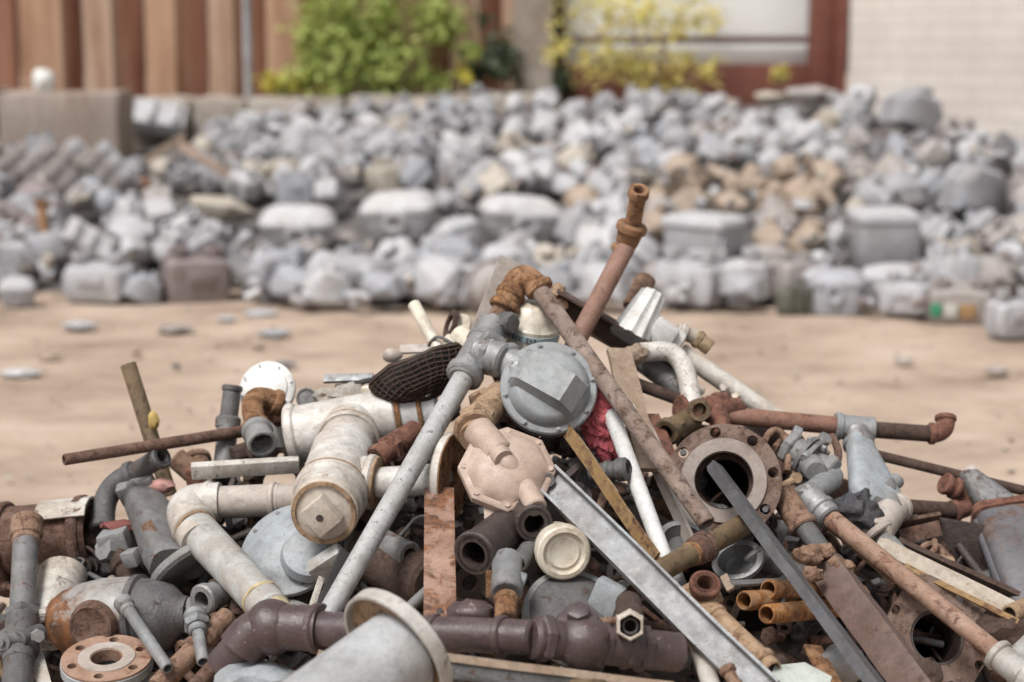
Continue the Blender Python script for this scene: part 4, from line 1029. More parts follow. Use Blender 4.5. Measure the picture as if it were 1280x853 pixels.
MB().blob(W((1256, 790, .14)), .05, 3, .3, seed=17, scale=(1.2, .8, .7)).thing('rusty_casting', M['dark rust'], 'dark rusty casting at the right edge under the pale flat strip', 'casting', (1256, 795, .14))
# square flange
t = T('square_flange', 'rusty square flange plate with a large dark bore in the lower right', 'flange', (1170, 800, .1))
sq = lambda th: 1.0 / (abs(math.cos(th)) ** 5 + abs(math.sin(th)) ** 5) ** (1 / 5)
sa = AX(.1, .3, .95); k = S((1172, 795, .08))
m = MB().flange((1172, 797, .08), sa, 35, 66, 9, nb=8, rb=.93, rh=.095, shape=lambda t_: min(sq(t_), 1.22), up=AX(.55, .83, 0)); m.obj('plate', M['flange rust'], t)
MB().disc((1172, 797, .08), sa, [(-3, 34.8), (-3, 31), (-220, 31), (-220, 0), (-223, 0), (-223, 34.8)], seg=40, closed=True).obj('bore', M['dark brown iron'], t)

# rusty thick pipe with orange band
t = T('banded_pipe', 'short thick rusty pipe with an orange band at the foot of the bright white pipe', 'pipe', (880, 685, .18))
a_, b_ = (818, 718, .22), (938, 652, .14)
MB().pipe(a_, b_, 14).jitter(.0012, 40).obj('pipe', M['olive brass'], t)
MB().collar(a_, b_, 84, 12, 16).obj('orange_band', M['orange rust'], t)
MB().collar(a_, b_, 97, 22, 19).collar(a_, b_, 118, 10, 21).obj('coupling', M['rusty brown'], t)
# brass ring union + tan pipe
t = T('ring_union', 'tan brown union nut with an open bore facing up and a tan pipe below it', 'pipe fitting', (890, 760, .2))
m = MB().pipe((882, 728, .25), (876, 752, .17), 18, wall=.4).collar((882, 728, .25), (876, 752, .17), 0, 12, 20); m.obj('socket', M['red rust'], t)
m = MB().collar((880, 735, .22), (874, 760, .15), 4, 26, 27, hexa=True); m.obj('union_nut', M['tan rust'], t)
m = MB().rod((880, 752, .19), (893, 772, .2), 15).obj('stem', M['tan rust'], t)
MB().pipe((892, 768, .21), (966, 838, .26), 14).collar((892, 768, .21), (966, 838, .26), 0, 8, 16).collar((892, 768, .21), (966, 838, .26), 92, 12, 17).obj('pipe', M['tan rust'], t)
MB().pipe((975, 828, .22), (955, 850, .24), 12, wall=.3).thing('dark_stub', M['dark rust'], 'dark rusty stub beside the lower end of the tan pipe near the bottom edge', 'pipe fitting', (965, 840, .22))
# three pipes
t = T('pipe_bundle', 'bundle of three orange rusty pipes with open ends in a bracket plate', 'pipe bundle', (970, 750, .12))
for (x, y) in ((930, 751), (960, 737), (958, 768)):
    MB().pipe((x, y, .17), (x + 98, y - 4 - (y - 750) * .3, .03), 12.5, wall=.22).obj('pipe', M['tube orange'] if 'tube orange' in M else M['orange rust'], t)
m = MB().bar((914, 730, .17), (990, 726, .13), 12, 4, AX(0, .8, .4)).bar((978, 722, .14), (974, 778, .14), 11, 5, AX(-.6, .1, .7)); m.obj('bracket', M['dull grey steel'], t)
MB().bar((905, 720, .16), (914, 738, .16), 10, 6, AX(-.3, .2, .9)).obj('clip', M['weathered wood'], t)
# grey cups
for nm, (x, y, dd, r, rr), lb in (('meter_cup', (855, 675, .08, 30, 0), 'dark open grey regulator cup above the thick rusty pipe with the orange band'), ('meter_cup', (922, 700, .10, 30, 1), 'dark green grey regulator cup beneath the thick rusty pipe with the orange band')):
    t = T(nm, lb, 'regulator', (x, y, dd))
    ax = AX(.1 if not rr else -.3, .75, .6)
    MB().disc((x, y, dd), ax, [(-22, 0), (-22, r * .7), (-6, r * .93), (0, r * .95), (0, r * .85), (-12, r * .6), (-12, 0)], seg=34).obj('cup', M['dark grey metal'], t)
    MB().disc((x, y, dd), ax, [(-7, r * .9), (-5, r * 1.1), (1, r * 1.1), (2, r), (1, r * .84)], seg=34, closed=True).obj('rim', M['galvanised grey'], t)
    MB().box(W((x + 24, y - 3, dd + .01)), AX(.6, .5, .3), AX(-.5, .7, .5), (.035, .03, .012), .003).obj('ear', M['grey casting'], t)
MB().pipe((950, 690, .08), (1010, 728, .08), 17).collar((950, 690, .08), (1010, 728, .08), 4, 18, 19).thing('dark_pipe', M['dark grey metal'], 'short thick dark pipe beneath the dark steel bar above the three rusty pipes', 'pipe', (980, 708, .08))
# bottom right bits
MB().disc((1040, 825, .18), AX(-.75, .3, .6), [(-36, 0), (-36, 24), (-6, 22), (8, 10), (20, 3), (20, 0)], seg=30).thing('metal_cone', M['galvanised grey'], 'pointed grey metal cone between the dark steel bar and the white plate', 'cone', (1040, 830, .18))
MB().bar((1015, 808, .18), (1046, 865, .22), 24, 5, AX(.3, .4, .9)).thing('rusty_tab', M['orange rust'], 'orange brown rusty tab beside the pointed grey metal cone', 'plate', (1030, 845, .2))
m = MB().loft([[W((x, y, .24 + dz)) for x, y in ((968, 832), (1006, 828), (1040, 846), (1030, 880), (985, 882), (962, 850))] for dz in (0, .02)]); m.thing('white_plate', M['mint plate'] if 'mint plate' in M else M['clean white paint'], 'pale greenish white plate at the bottom edge right of the tan pipe', 'plate', (1000, 850, .24), sharp=20)
MB().pipe((868, 790, .18), (896, 880, .24), 12, seg=20).thing('white_conduit', M['white pipe'] if 'white pipe' in M else M['white dirty paint'], 'off white pipe under the grey channel running out of the bottom edge', 'pipe', (880, 850, .2))
MB().pipe((838, 700, .1), (875, 800, .15), 9, seg=18).thing('thin_conduit', M['galvanised grey'], 'thin grey pipe behind the grey channel beside the tan union nut', 'pipe', (850, 760, .12))
m = MB().blob(W((320, 848, .18)), .05, 3, .25, seed=77, scale=(1.3, .8, .5)); m.thing('grey_casting', M['blue grey paint'], 'pale blue grey lump below the purple elbow at the bottom edge', 'casting', (320, 850, .18))
MB().blob(W((420, 838, .26)), .03, 3, .5, seed=78, scale=(1, .7, 1.1)).thing('rag_bundle', M['weathered wood'], 'brown frayed rag under the purple pipe beside its elbow', 'rag', (415, 840, .26))

# ---- top edge bits
MB().pipe((517, 380, -.06), (556, 452, -.03), 8, wall=.3).thing('cream_rod', M['cream plastic'], 'cream coloured rod jutting up left of the long pale riser pipe', 'rod', (545, 435, -.04))
t = T('cream_fitting', 'cream painted pipe fitting with a rusty rim behind the riser pipe cock', 'pipe fitting', (578, 415, -.04))
MB().disc((574, 408, -.04), AX(-.6, .35, .7), [(-40, 0), (-40, 15), (-4, 18), (0, 17), (0, 0)], seg=28).rod((572, 420, -.03), (600, 440, -.02), 16).rod((558, 428, -.03), (590, 435, -.02), 11).obj('body', M['cream plastic'], t)
MB().disc((564, 406, -.045), AX(-.9, .3, .3), [(-3, 12), (-3, 19), (3, 19), (3, 12)], seg=28, closed=True).obj('rim', M['dark rust'], t)
MB().sweep([(535, 432, -.02), (546, 418, -.01), (570, 432, .0), (600, 446, .0)], 2, seg=8).thing('wire_loop', M['dark grey metal'], 'thin dark wire loop over the cream coloured rod', 'wire', (550, 430, -.01))
MB().prism((500, 438, -.03), (600, 434, -.03), [(-7, 0), (7, 0), (7, 3), (-7, 3)], AX(0, .7, .7)).thing('pale_lath', M['beige grey'], 'pale lath lying level above the rusty mesh basket', 'strip', (550, 436, -.03))
# mesh basket
t = T('mesh_basket', 'dark rusty woven mesh basket lying on its side above the white tee', 'basket', (525, 475, .04))
m = MB(); wires = MB()
cxm = W((520, 459, .07)); ex, ey, ez = AX(1, .42, 0), AX(-.1, .32, .95), AX(.38, -.86, .33)
k = S((522, 472)); rx, ry, rz = 62, 34, 44
NU, NV = 34, 12
def bp(u, v):
    th = 2 * PI * u / NU; ph = (PI / 2) * v / NV
    jj = noise.noise_vector(Vector((math.cos(th) * 2.2, math.sin(th) * 2.2, ph * 2))) * .006
    return cxm + jj + (ex * rx * math.cos(th) * math.cos(ph) + ey * ry * math.sin(th) * math.cos(ph) * 1.15 + ez * rz * math.sin(ph)) * k
for v in range(0, NV):
    for u in range(NU):
        wires.sweep([bp(u, v), bp(u + 1, v)], .0016, seg=5, world=True)
        wires.sweep([bp(u, v), bp(u, v + 1)], .0014, seg=5, world=True)
wires.obj('woven_mesh', M['dark rust'], t)
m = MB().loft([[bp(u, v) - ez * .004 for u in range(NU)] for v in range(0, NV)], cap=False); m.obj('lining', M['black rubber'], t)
m = MB().sweep([bp(u, 0) + ez * .002 for u in range(NU + 1)], .0026, seg=8, corner=.3, n=2, world=True); m.obj('rim', M['dark rust'], t)
MB().blob(W((490, 445, .0)), .016, 2, .35, seed=61, scale=(1.2, .7, .9)).thing('hinge_piece', M['beige grey'], 'small beige hinge with dark holes at the left end of the mesh basket', 'hinge', (490, 447, 0))
MB().bar((467, 478, .03), (505, 455, .02), 14, 7, AX(-.2, .6, .8)).thing('grey_block', M['dull grey steel'], 'small grey metal block on the left rim of the mesh basket', 'block', (485, 468, .02))
MB().bar((468, 484, .05), (502, 464, .05), 7, 6, AX(-.2, .6, .8)).thing('white_sliver', M['clean white paint'], 'white sliver of trim along the left rim of the mesh basket', 'trim', (485, 473, .05))
MB().bar((405, 474, -.04), (466, 472, -.03), 11, 5, AX(0, .6, .8)).thing('grey_lath', M['galvanised grey'], 'thin grey metal lath level with the left rim of the mesh basket', 'strip', (440, 473, -.04))
MB().sweep([(420, 484, -.01), (445, 480, .0), (475, 472, .02)], 3.5, seg=8).thing('black_cable', M['black rubber'], 'short black cable under the thin grey lath', 'cable', (445, 480, 0))
for q, (x, y, r, mt, lb) in enumerate(((408, 496, .024, 'grey rag', 'pale crumpled rag right of the small grey tube'), (440, 494, .03, 'grey rag', 'large dirty pale rag on top of the white tee'), (464, 490, .018, 'cream plastic', 'cream scrap of cloth at the left tip of the mesh basket'))):
    MB().blob(W((x, y, -.01)), r, 3, .5, seed=90 + q, scale=(1.2, .8, .8)).thing('rag', M[mt], lb, 'rag', (x, y, -.01), 'rags on the white tee')
t = T('short_tube', 'small round grey capped tube left of the pale rags on the heap', 'cap', (384, 500, .0))
MB().disc((383, 498, .0), AX(-.05, .2, .95), [(-40, 0), (-40, 11), (-4, 11.5), (-3, 13), (3, 13), (4, 11), (2, 9), (2, 0)], seg=28).obj('cap', M['dull grey steel'], t)
# =================================================================== pieces deep in the heap
from bpy_extras.object_utils import world_to_camera_view
def to_px(p):
    v = p - CAM
    d = v.dot(FWD)
    return 640 + v.dot(RGT) / d * F, 426.5 - v.dot(UPV) / d * F

tops = [o for o in scene.objects if o.parent is None and 'label' in o]
names = {}
for o in tops: names.setdefault(o.name.split('.')[0], []).append(o)
ANC = []
for n, os in names.items():
    if len(os) == 1:
        ANC.append((n.replace('_', ' '), to_px(os[0].location)))
def where(x, y, used, base):
    c = sorted(ANC, key=lambda a: (a[1][0] - x) ** 2 + (a[1][1] - y) ** 2)
    for n, (ax_, ay_) in c[:14]:
        dx, dy = x - ax_, y - ay_
        if abs(dx) > abs(dy): w = 'right of' if dx > 0 else 'left of'
        else: w = 'below' if dy > 0 else 'above'
        s = '%s %s the %s' % (base, w, n)
        if s not in used:
            used.add(s)
            return s
    return None

rr = random.Random(23)
used = set()
KINDS = ['pipe', 'elbow', 'nipple', 'ring', 'bar', 'tee', 'lump', 'valve']
FM = [('dark rust', 'dark rusty'), ('dark brown iron', 'dark brown'), ('rusty brown', 'brown rusted'), ('dark grey metal', 'dark grey'), ('dull grey steel', 'dull grey'), ('pale rust', 'pale brown'), ('grey casting', 'pale grey'), ('olive brass', 'olive brown')]  # dark colours come first and are picked most, deepening the gaps' shade
nfill = 0
spots = []
yy = 0
for gy in range(15):
    for gx in range(17):
        x = -80 + gx * 90 + rr.uniform(-32, 32)
        y = 420 + gy * 34 + rr.uniform(-14, 14)
        if y < 395 + .42 * abs(x - 660) + 34: continue
        if rr.random() < .22: continue
        spots.append((x, y))
for (x, y) in spots:
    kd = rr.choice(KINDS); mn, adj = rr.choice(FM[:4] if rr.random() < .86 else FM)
    dd = -.085 - rr.random() * .08
    an = rr.uniform(0, 2 * PI); L = rr.uniform(22, 60); r = rr.uniform(9, 19)
    a = (x - math.cos(an) * L, y - math.sin(an) * L * .6, dd + rr.uniform(-.02, .05)); b = (x + math.cos(an) * L, y + math.sin(an) * L * .6, dd + rr.uniform(-.05, .02))
    m = MB(); nm = {'pipe': 'old_pipe', 'elbow': 'pipe_elbow', 'nipple': 'pipe_nipple', 'ring': 'iron_ring', 'bar': 'iron_bar', 'tee': 'iron_fitting', 'lump': 'iron_casting_piece', 'valve': 'old_valve'}[kd]
    if kd == 'pipe': m.pipe(a, b, r * .8).collar(a, b, 2, 10, r)
    elif kd == 'elbow': elbow(m, a, (x + rr.uniform(-20, 20), y + rr.uniform(-25, 25), dd + .03), b, r)
    elif kd == 'nipple': m.pipe(a, ((a[0] + b[0]) / 2, (a[1] + b[1]) / 2, dd), r, wall=.3).collar(a, b, 10, 12, r * 1.2, hexa=True)
    elif kd == 'ring': m.flange((x, y, dd + .02), AX(rr.uniform(-.7, .7), rr.uniform(-.2, .8), rr.uniform(.3, 1)), r * 1.2, r * 2.6, 9, nb=6, rb=.78, rh=.1)
    elif kd == 'bar': m.prism(a, b, [(-r * .7, 0), (r * .7, 0), (r * .7, 4), (-r * .4, 4), (-r * .4, r), (-r * .7, r)], AX(rr.uniform(-.6, .6), .4, 1))
    elif kd == 'tee': m.pipe(a, b, r * .9).collar(a, b, 0, 9, r * 1.1).rod((x, y, dd), (x + rr.uniform(-35, 35), y - 30, dd + .05), r * .8)
    elif kd == 'valve': m.blob(W((x, y, dd)), r * 1.5 * .0015, 2, .15, seed=nfill).pipe(a, b, r * .7).collar(a, b, L * .6, 12, r, hexa=True).collar(a, b, L * 1.2, 12, r, hexa=True)
    else: m.blob(W((x, y, dd)), r * 1.9 * .0015, 3, .4, seed=nfill, scale=(rr.uniform(.8, 1.5), .8, rr.uniform(.6, 1.1)))
    word = {'pipe': 'pipe', 'elbow': 'elbow', 'nipple': 'nipple', 'ring': 'ring flange', 'bar': 'angle bar', 'tee': 'tee fitting', 'lump': 'casting', 'valve': 'old valve'}[kd]
    lb = where(x, y, used, '%s %s buried in the gap' % (adj, word))
    if lb is None:
        m.bm.free(); continue
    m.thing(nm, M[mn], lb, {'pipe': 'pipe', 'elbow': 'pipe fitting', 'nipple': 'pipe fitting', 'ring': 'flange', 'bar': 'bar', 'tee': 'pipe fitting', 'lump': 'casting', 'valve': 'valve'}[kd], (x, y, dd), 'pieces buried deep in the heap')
    nfill += 1

# small bits lodged between the larger pieces
SM = [('hex_nut', 'hexagon nut', 'nut'), ('pipe_nipple', 'threaded nipple', 'pipe fitting'), ('bolt', 'bolt', 'bolt'), ('bent_wire', 'bent wire', 'wire'), ('washer_ring', 'washer ring', 'washer'), ('rust_chunk', 'rusty chunk', 'scrap iron')]
for q in range(150):
    x = rr.uniform(20, 1270); y0_ = 395 + .42 * abs(x - 660) + 50
    y = rr.uniform(y0_, 850)
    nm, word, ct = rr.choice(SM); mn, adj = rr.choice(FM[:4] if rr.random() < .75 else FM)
    dd = rr.uniform(-.05, -.01); r = rr.uniform(7, 12)
    ax_ = AX(rr.uniform(-1, 1), rr.uniform(-.6, 1), rr.uniform(.1, 1)); c = (x, y, dd); m = MB()
    if nm == 'hex_nut': m.disc(c, ax_, [(-5, r * .55), (-5, r), (-4, r * 1.15), (4, r * 1.15), (5, r), (5, r * .55)], seg=6, closed=True)
    elif nm == 'pipe_nipple': m.disc(c, ax_, [(-18, r * .7), (-18, r)] + [(-18 + k * 1.5, r * (1 if k % 2 else .92)) for k in range(1, 10)] + [(-3, r), (-3, r * 1.25), (7, r * 1.25), (7, r), (18, r), (18, r * .7)], seg=18, closed=True)
    elif nm == 'bolt': m.disc(c, ax_, [(-26, 0), (-26, r * .45), (0, r * .45), (0, 0)], seg=12).disc(c, ax_, [(0, 0), (0, r), (7, r), (7, 0)], seg=6)
    elif nm == 'bent_wire': m.sweep([(x - 40, y + rr.uniform(-25, 25), dd), (x - 12, y - rr.uniform(5, 30), dd + .03), (x + 12, y + rr.uniform(5, 30), dd + .03), (x + 42, y + rr.uniform(-20, 20), dd - .02)], 2.2, seg=7)
    elif nm == 'washer_ring': m.disc(c, ax_, [(-2, r), (-2, r * 1.9), (2, r * 1.9), (2, r)], seg=26, closed=True)
    else: m.blob(W(c), r * .0022, 3, .45, seed=q + 300)
    lb = where(x, y, used, '%s %s lodged' % (adj if nm != 'rust_chunk' else 'crusty ' + adj.split()[0], word if nm != 'rust_chunk' else 'chunk'))
    if lb is None:
        m.bm.free(); continue
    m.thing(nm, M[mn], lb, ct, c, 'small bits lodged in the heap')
# thin rods and strips threaded through the heap
for q in range(120):
    x = rr.uniform(0, 1280) if q % 2 else rr.choice([rr.uniform(0, 330), rr.uniform(940, 1280)])
    y = rr.uniform(395 + .42 * abs(x - 660) + 75, 860)
    an = rr.uniform(-1.3, 1.3); L = rr.uniform(30, 75); dd = rr.uniform(-.06, .02); r = rr.uniform(2.5, 6)
    a = (x - math.cos(an) * L, y - math.sin(an) * L, dd + rr.uniform(-.06, .02)); b = (x + math.cos(an) * L, y + math.sin(an) * L, dd + rr.uniform(-.06, .02))
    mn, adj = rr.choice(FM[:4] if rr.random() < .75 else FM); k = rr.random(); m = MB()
    if k < .5: m.rod(a, b, r); nm, word = 'thin_bar', 'thin bar'
    elif k < .75: m.pipe(a, b, r + 2, wall=.3).collar(a, b, 1, 9, r + 4); nm, word = 'narrow_pipe', 'narrow pipe'
    else: m.bar(a, b, r * 2.2, 3, AX(rr.uniform(-.5, .5), .4, 1)); nm, word = 'metal_strip', 'metal strip'
    lb = where(x, y, used, '%s %s threaded through' % (adj, word))
    if lb is None:
        m.bm.free(); continue
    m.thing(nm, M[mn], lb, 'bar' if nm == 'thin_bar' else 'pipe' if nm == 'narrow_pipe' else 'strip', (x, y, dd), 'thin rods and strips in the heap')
# mound of dirt under the scrap
CX, CY, Z0 = .03, 3.57, .45
def mound_z(x, y):
    q = math.sqrt((.37 * (x - CX)) ** 2 + (.72 * (y - CY)) ** 2 + .002)
    return Z0 - q
bm = bmesh.new()
NX, NY = 150, 90
g = []
for j in range(NY + 1):
    row = []
    for i in range(NX + 1):
        x = CX - 1.5 + 3.0 * i / NX; y = CY - .85 + 1.7 * j / NY
        z = mound_z(x, y) + noise.noise(Vector((x * 9, y * 9, 0))) * .03 + noise.noise(Vector((x * 30, y * 30, 3))) * .014
        row.append(bm.verts.new((x, y, max(z, -.03))))
    g.append(row)
for j in range(NY):
    for i in range(NX):
        bm.faces.new((g[j][i], g[j][i + 1], g[j + 1][i + 1], g[j + 1][i]))
me = bpy.data.meshes.new('mound'); bm.to_mesh(me); bm.free()
me.materials.append(M['scrap dirt'])
o = bpy.data.objects.new('mound', me); COL.objects.link(o); tag(o, kind='structure')
for p in me.polygons: p.use_smooth = True
# countless small scrap fragments over the mound
m = MB()
for q in range(1500):
    x = CX + rr.uniform(-1.4, 1.4); y = CY + rr.uniform(-.8, .5)
    z = mound_z(x, y)
    if z < .0: continue
    c = Vector((x, y, z + rr.uniform(.0, .03)))
    d = Vector((rr.uniform(-1, 1), rr.uniform(-1, 1), rr.uniform(-.6, .6))).normalized()
    k = rr.random()
    if k < .4: m.lathe(c, d, [(0, .004), (0, .008), (rr.uniform(.02, .07), .008), (.0, .004)][:3] , 8)
    elif k < .7: m.box(c, d, d.orthogonal(), (rr.uniform(.02, .07), rr.uniform(.01, .03), .006))
    elif k < .85: m.lathe(c, d, [(-.006, .009), (-.006, .02), (.006, .02), (.006, .009)], 6 if rr.random() < .5 else 14, closed=True)
    else: m.blob(c, rr.uniform(.01, .025), 1, .4, seed=q)
o = m.obj('scrap_fragments', [M['dark rust'], M['dark grey metal'], M['rusty brown']], None, Vector())
for p in o.data.polygons:
    p.material_index = int(abs(noise.noise(p.center * 9)) * 7) % 3
tag(o, 'countless small rusty fragments between the pieces of the scrap heap', 'scrap', kind='stuff')
# =================================================================== THE YARD BEHIND
# ---- ground
def simple(name, stops, scale=8, rough=.9, bump=.4, det=8, stretch=None, coords='Object', dist=.02):
    m = bpy.data.materials.new(name); m.use_nodes = True
    nt = m.node_tree; N, L = nt.nodes, nt.links; bs = N['Principled BSDF']
    tc = N.new('ShaderNodeTexCoord'); mp = N.new('ShaderNodeMapping')
    if stretch: mp.inputs['Scale'].default_value = stretch
    L.new(tc.outputs[coords], mp.inputs[0])
    n = N.new('ShaderNodeTexNoise'); n.inputs['Scale'].default_value = scale; n.inputs['Detail'].default_value = det; n.inputs['Roughness'].default_value = .65
    L.new(mp.outputs[0], n.inputs['Vector'])
    r = N.new('ShaderNodeValToRGB'); e = r.color_ramp.elements
    e[0].position, e[0].color = stops[0][0], lin(stops[0][1])
    e[1].position, e[1].color = stops[-1][0], lin(stops[-1][1])
    for p, c in stops[1:-1]:
        x = e.new(p); x.color = lin(c)
    L.new(n.outputs[0], r.inputs[0]); L.new(r.outputs[0], bs.inputs['Base Color'])
    bs.inputs['Roughness'].default_value = rough; bs.inputs['Specular IOR Level'].default_value = .25
    n2 = N.new('ShaderNodeTexNoise'); n2.inputs['Scale'].default_value = scale * 6; n2.inputs['Detail'].default_value = 8
    L.new(mp.outputs[0], n2.inputs['Vector'])
    b = N.new('ShaderNodeBump'); b.inputs['Strength'].default_value = bump; b.inputs['Distance'].default_value = dist
    L.new(n2.outputs[0], b.inputs['Height']); L.new(b.outputs[0], bs.inputs['Normal'])
    M[name] = m
    return m
simple('sand', [(.29, (104, 90, 78)), (.39, (140, 123, 108)), (.54, (162, 144, 129)), (.70, (176, 160, 146))], scale=1.5, stretch=(1, 1.3, 1), bump=.5)
bm = bmesh.new()
NX, NY = 220, 200
rows = []
def gx(i): t_ = i / NX * 2 - 1; return math.copysign(abs(t_) ** 2.2, t_) * 60
def gy(j): t_ = j / NY; return -8 + 20 * t_ + 75 * t_ ** 5
for j in range(NY + 1):
    rows.append([bm.verts.new((gx(i), gy(j), noise.noise(Vector((gx(i) * .9, gy(j) * 1.4, 0))) * .022 + noise.noise(Vector((gx(i) * 3, gy(j) * 4, 5))) * .012 + math.sin(gy(j) * 7 + gx(i) * .5 + 2 * noise.noise(Vector((gx(i), gy(j), 8)))) * .008 - .012)) for i in range(NX + 1)])
for j in range(NY):
    for i in range(NX):
        bm.faces.new((rows[j][i], rows[j][i + 1], rows[j + 1][i + 1], rows[j + 1][i]))
me = bpy.data.meshes.new('ground'); bm.to_mesh(me); bm.free(); me.materials.append(M['sand'])
o = bpy.data.objects.new('ground', me); COL.objects.link(o); tag(o, kind='structure')
for p in me.polygons: p.use_smooth = True

# ---- bank of old meters: depth model
def yb(x):
    P = [(-400, 392), (0, 372), (100, 376), (300, 384), (500, 388), (700, 392), (900, 386), (1100, 394), (1240, 410), (1500, 440)]
    for (a, b), (c, d) in zip(P, P[1:]):
        if x <= c: return b + (d - b) * (x - a) / (c - a)
    return P[-1][1]
def yt(x):
    P = [(-400, 205), (0, 188), (130, 190), (170, 168), (300, 154), (440, 142), (600, 134), (760, 128), (930, 126), (1000, 118), (1090, 120), (1170, 150), (1210, 172), (1290, 186), (1500, 210)]
    for (a, b), (c, d) in zip(P, P[1:]):
        if x <= c: return b + (d - b) * (x - a) / (c - a)
    return P[-1][1]
def bank(x, y):
    t_ = (yb(x) - y) / (yb(x) - yt(x))
    d0 = F * (CAM_H) / (yb(x) - 60) * 1.0
    top = 10.5 if x < 140 else 10.5 + (x - 140) / 40 * 1.1 if x < 180 else 11.6 if x < 1000 else 11.6 - (x - 1000) / 280 * 1.2
    return d0 + (top - d0) * t_
def BK(x, y, off=0.0):
    p = at(x, y, bank(x, y))
    return p + Vector((0, off * .55, -off * .8))

# the mass underneath
simple('rubble grey', [(.3, (76, 74, 74)), (.5, (104, 100, 99)), (.7, (128, 122, 118))], scale=5, bump=1, dist=.05)
bm = bmesh.new()
rows = []
for j in range(31):
    r_ = []
    for i in range(81):
        x = -420 + 2000 * i / 80
        y = yb(x) - 6 + (yt(x) - yb(x)) * j / 30
        p = BK(x, y, .14) + noise.noise_vector(Vector((x * .02, y * .03, 1))) * .05
        r_.append(bm.verts.new(p))
    rows.append(r_)
last = [bm.verts.new(v.co + Vector((0, 1.6, .0))) for v in rows[-1]]
rows.append(last)
rows.append([bm.verts.new(Vector((v.co.x, v.co.y + .1, -.05))) for v in last])
for j in range(len(rows) - 1):
    for i in range(80):
        bm.faces.new((rows[j][i], rows[j][i + 1], rows[j + 1][i + 1], rows[j + 1][i]))
me = bpy.data.meshes.new('rubble_bank'); bm.to_mesh(me); bm.free(); me.materials.append(M['rubble grey'])
o = bpy.data.objects.new('rubble_bank', me); COL.objects.link(o)
tag(o, 'compact mass of grey rubble filling the gaps beneath the bank of meters', 'rubble', kind='stuff')

# ---- meter shapes (unit width 1)
def rr_ring(y, sx, sz, e=.35, n=28, cz=0.0):
    return [Vector((.5 * sx * math.copysign(abs(math.cos(q)) ** e, math.cos(q)), y, cz + .5 * sz * math.copysign(abs(math.sin(q)) ** e, math.sin(q)))) for q in [2 * PI * i / n for i in range(n)]]
class LP(MB):
    def local(self, name, mt):
        bm = self.bm
        bmesh.ops.recalc_face_normals(bm, faces=list(bm.faces))
        me = bpy.data.meshes.new(name); bm.to_mesh(me); bm.free()
        for p in me.polygons: p.use_smooth = True
        me.set_sharp_from_angle(angle=math.radians(40))
        me.materials.append(mt)
        return me
def proto_boxy(mt):
    out = []
    q_ = random.Random(mt.name); e_ = q_.uniform(.18, .42); z_ = q_.uniform(.8, 1.05); rr_ring = lambda y, sx, sz: globals()['rr_ring'](y, sx, sz * z_, e_)
    m = LP().loft([rr_ring(-.36, .78, .72), rr_ring(-.34, .90, .82), rr_ring(-.05, .98, .88), rr_ring(.05, .98, .88), rr_ring(.32, .9, .82), rr_ring(.36, .8, .7)]); out.append(('body', m.local('body', mt)))
    m = LP().loft([rr_ring(-.045, 1.06, .96), rr_ring(.045, 1.06, .96)]); out.append(('seam_flange', m.local('seam_flange', mt)))
    for s in (-.28, .28):
        m = LP(); m.lathe(Vector((s, 0, .38)), Vector((0, 0, 1)), [(0, .13), (.1, .12), (.1, .15), (.2, .15), (.2, .1), (.08, .1), (.08, 0)], 16); out.append(('port', m.local('port', mt)))
    m = LP(); m.box(Vector((0, -.37, .12)), Vector((1, 0, 0)), Vector((0, 1, 0)), (.4, .06, .2), .015); out.append(('index_box', m.local('index_box', mt)))
    return out
def proto_domed(mt):
    out = []
    def rz(z, sx, sy, e=.45): return [Vector((p.x, p.z, z)) for p in rr_ring(0, sx, sy, e)]
    m = LP().loft([rz(-.36, .74, .6), rz(-.30, .84, .68), rz(.0, .92, .74), rz(.08, .94, .76)]); out.append(('body', m.local('body', mt)))
    m = LP().loft([rz(.06, .985, .80), rz(.13, .985, .80), rz(.14, .95, .78), rz(.24, .88, .7), rz(.32, .66, .5), rz(.35, .3, .2)]); out.append(('lid', m.local('lid', mt)))
    m = LP(); m.lathe(Vector((.0, -.36, -.05)), Vector((0, -1, 0)), [(0, .16), (.1, .15), (.1, .1), (.02, .09), (.02, 0)], 18); out.append(('port', m.local('port', mt)))
    return out
def proto_round(mt):
    out = []
    m = LP(); m.lathe(Vector((0, -.3, 0)), Vector((0, 1, 0)), [(0, 0), (0, .2), (.05, .34), (.18, .42), (.27, .44), (.27, .5), (.33, .5), (.33, .44), (.45, .4), (.58, .28), (.6, 0)], 30); out.append(('body', m.local('body', mt)))
    m = LP(); m.lathe(Vector((0, -.32, 0)), Vector((0, -1, 0)), [(0, .14), (.12, .13), (.12, .08), (.0, .07)], 16); out.append(('port', m.local('port', mt)))
    return out
def proto_cast(mt):
    out = []
    m = LP().loft([rr_ring(-.3, .6, .5, .6), rr_ring(-.22, .8, .7, .6), rr_ring(.0, .95, .8, .7), rr_ring(.25, .7, .66, .7), rr_ring(.34, .5, .4, .8)])
    m.jitter(.07, 3.1, 4); out.append(('body', m.local('body', mt)))
    m = LP()
    for s in (-.25, 0, .25): m.box(Vector((s, -.25, .0)), Vector((1, 0, 0)), Vector((0, 1, 0)), (.06, .2, .7), .015)
    out.append(('ribs', m.local('ribs', mt)))
    m = LP(); m.lathe(Vector((.3, 0, .2)), Vector((.6, 0, 1)), [(0, .15), (.22, .13), (.22, .17), (.3, .17), (.3, .1), (.1, .1), (.1, 0)], 16); out.append(('port', m.local('port', mt)))
    return out
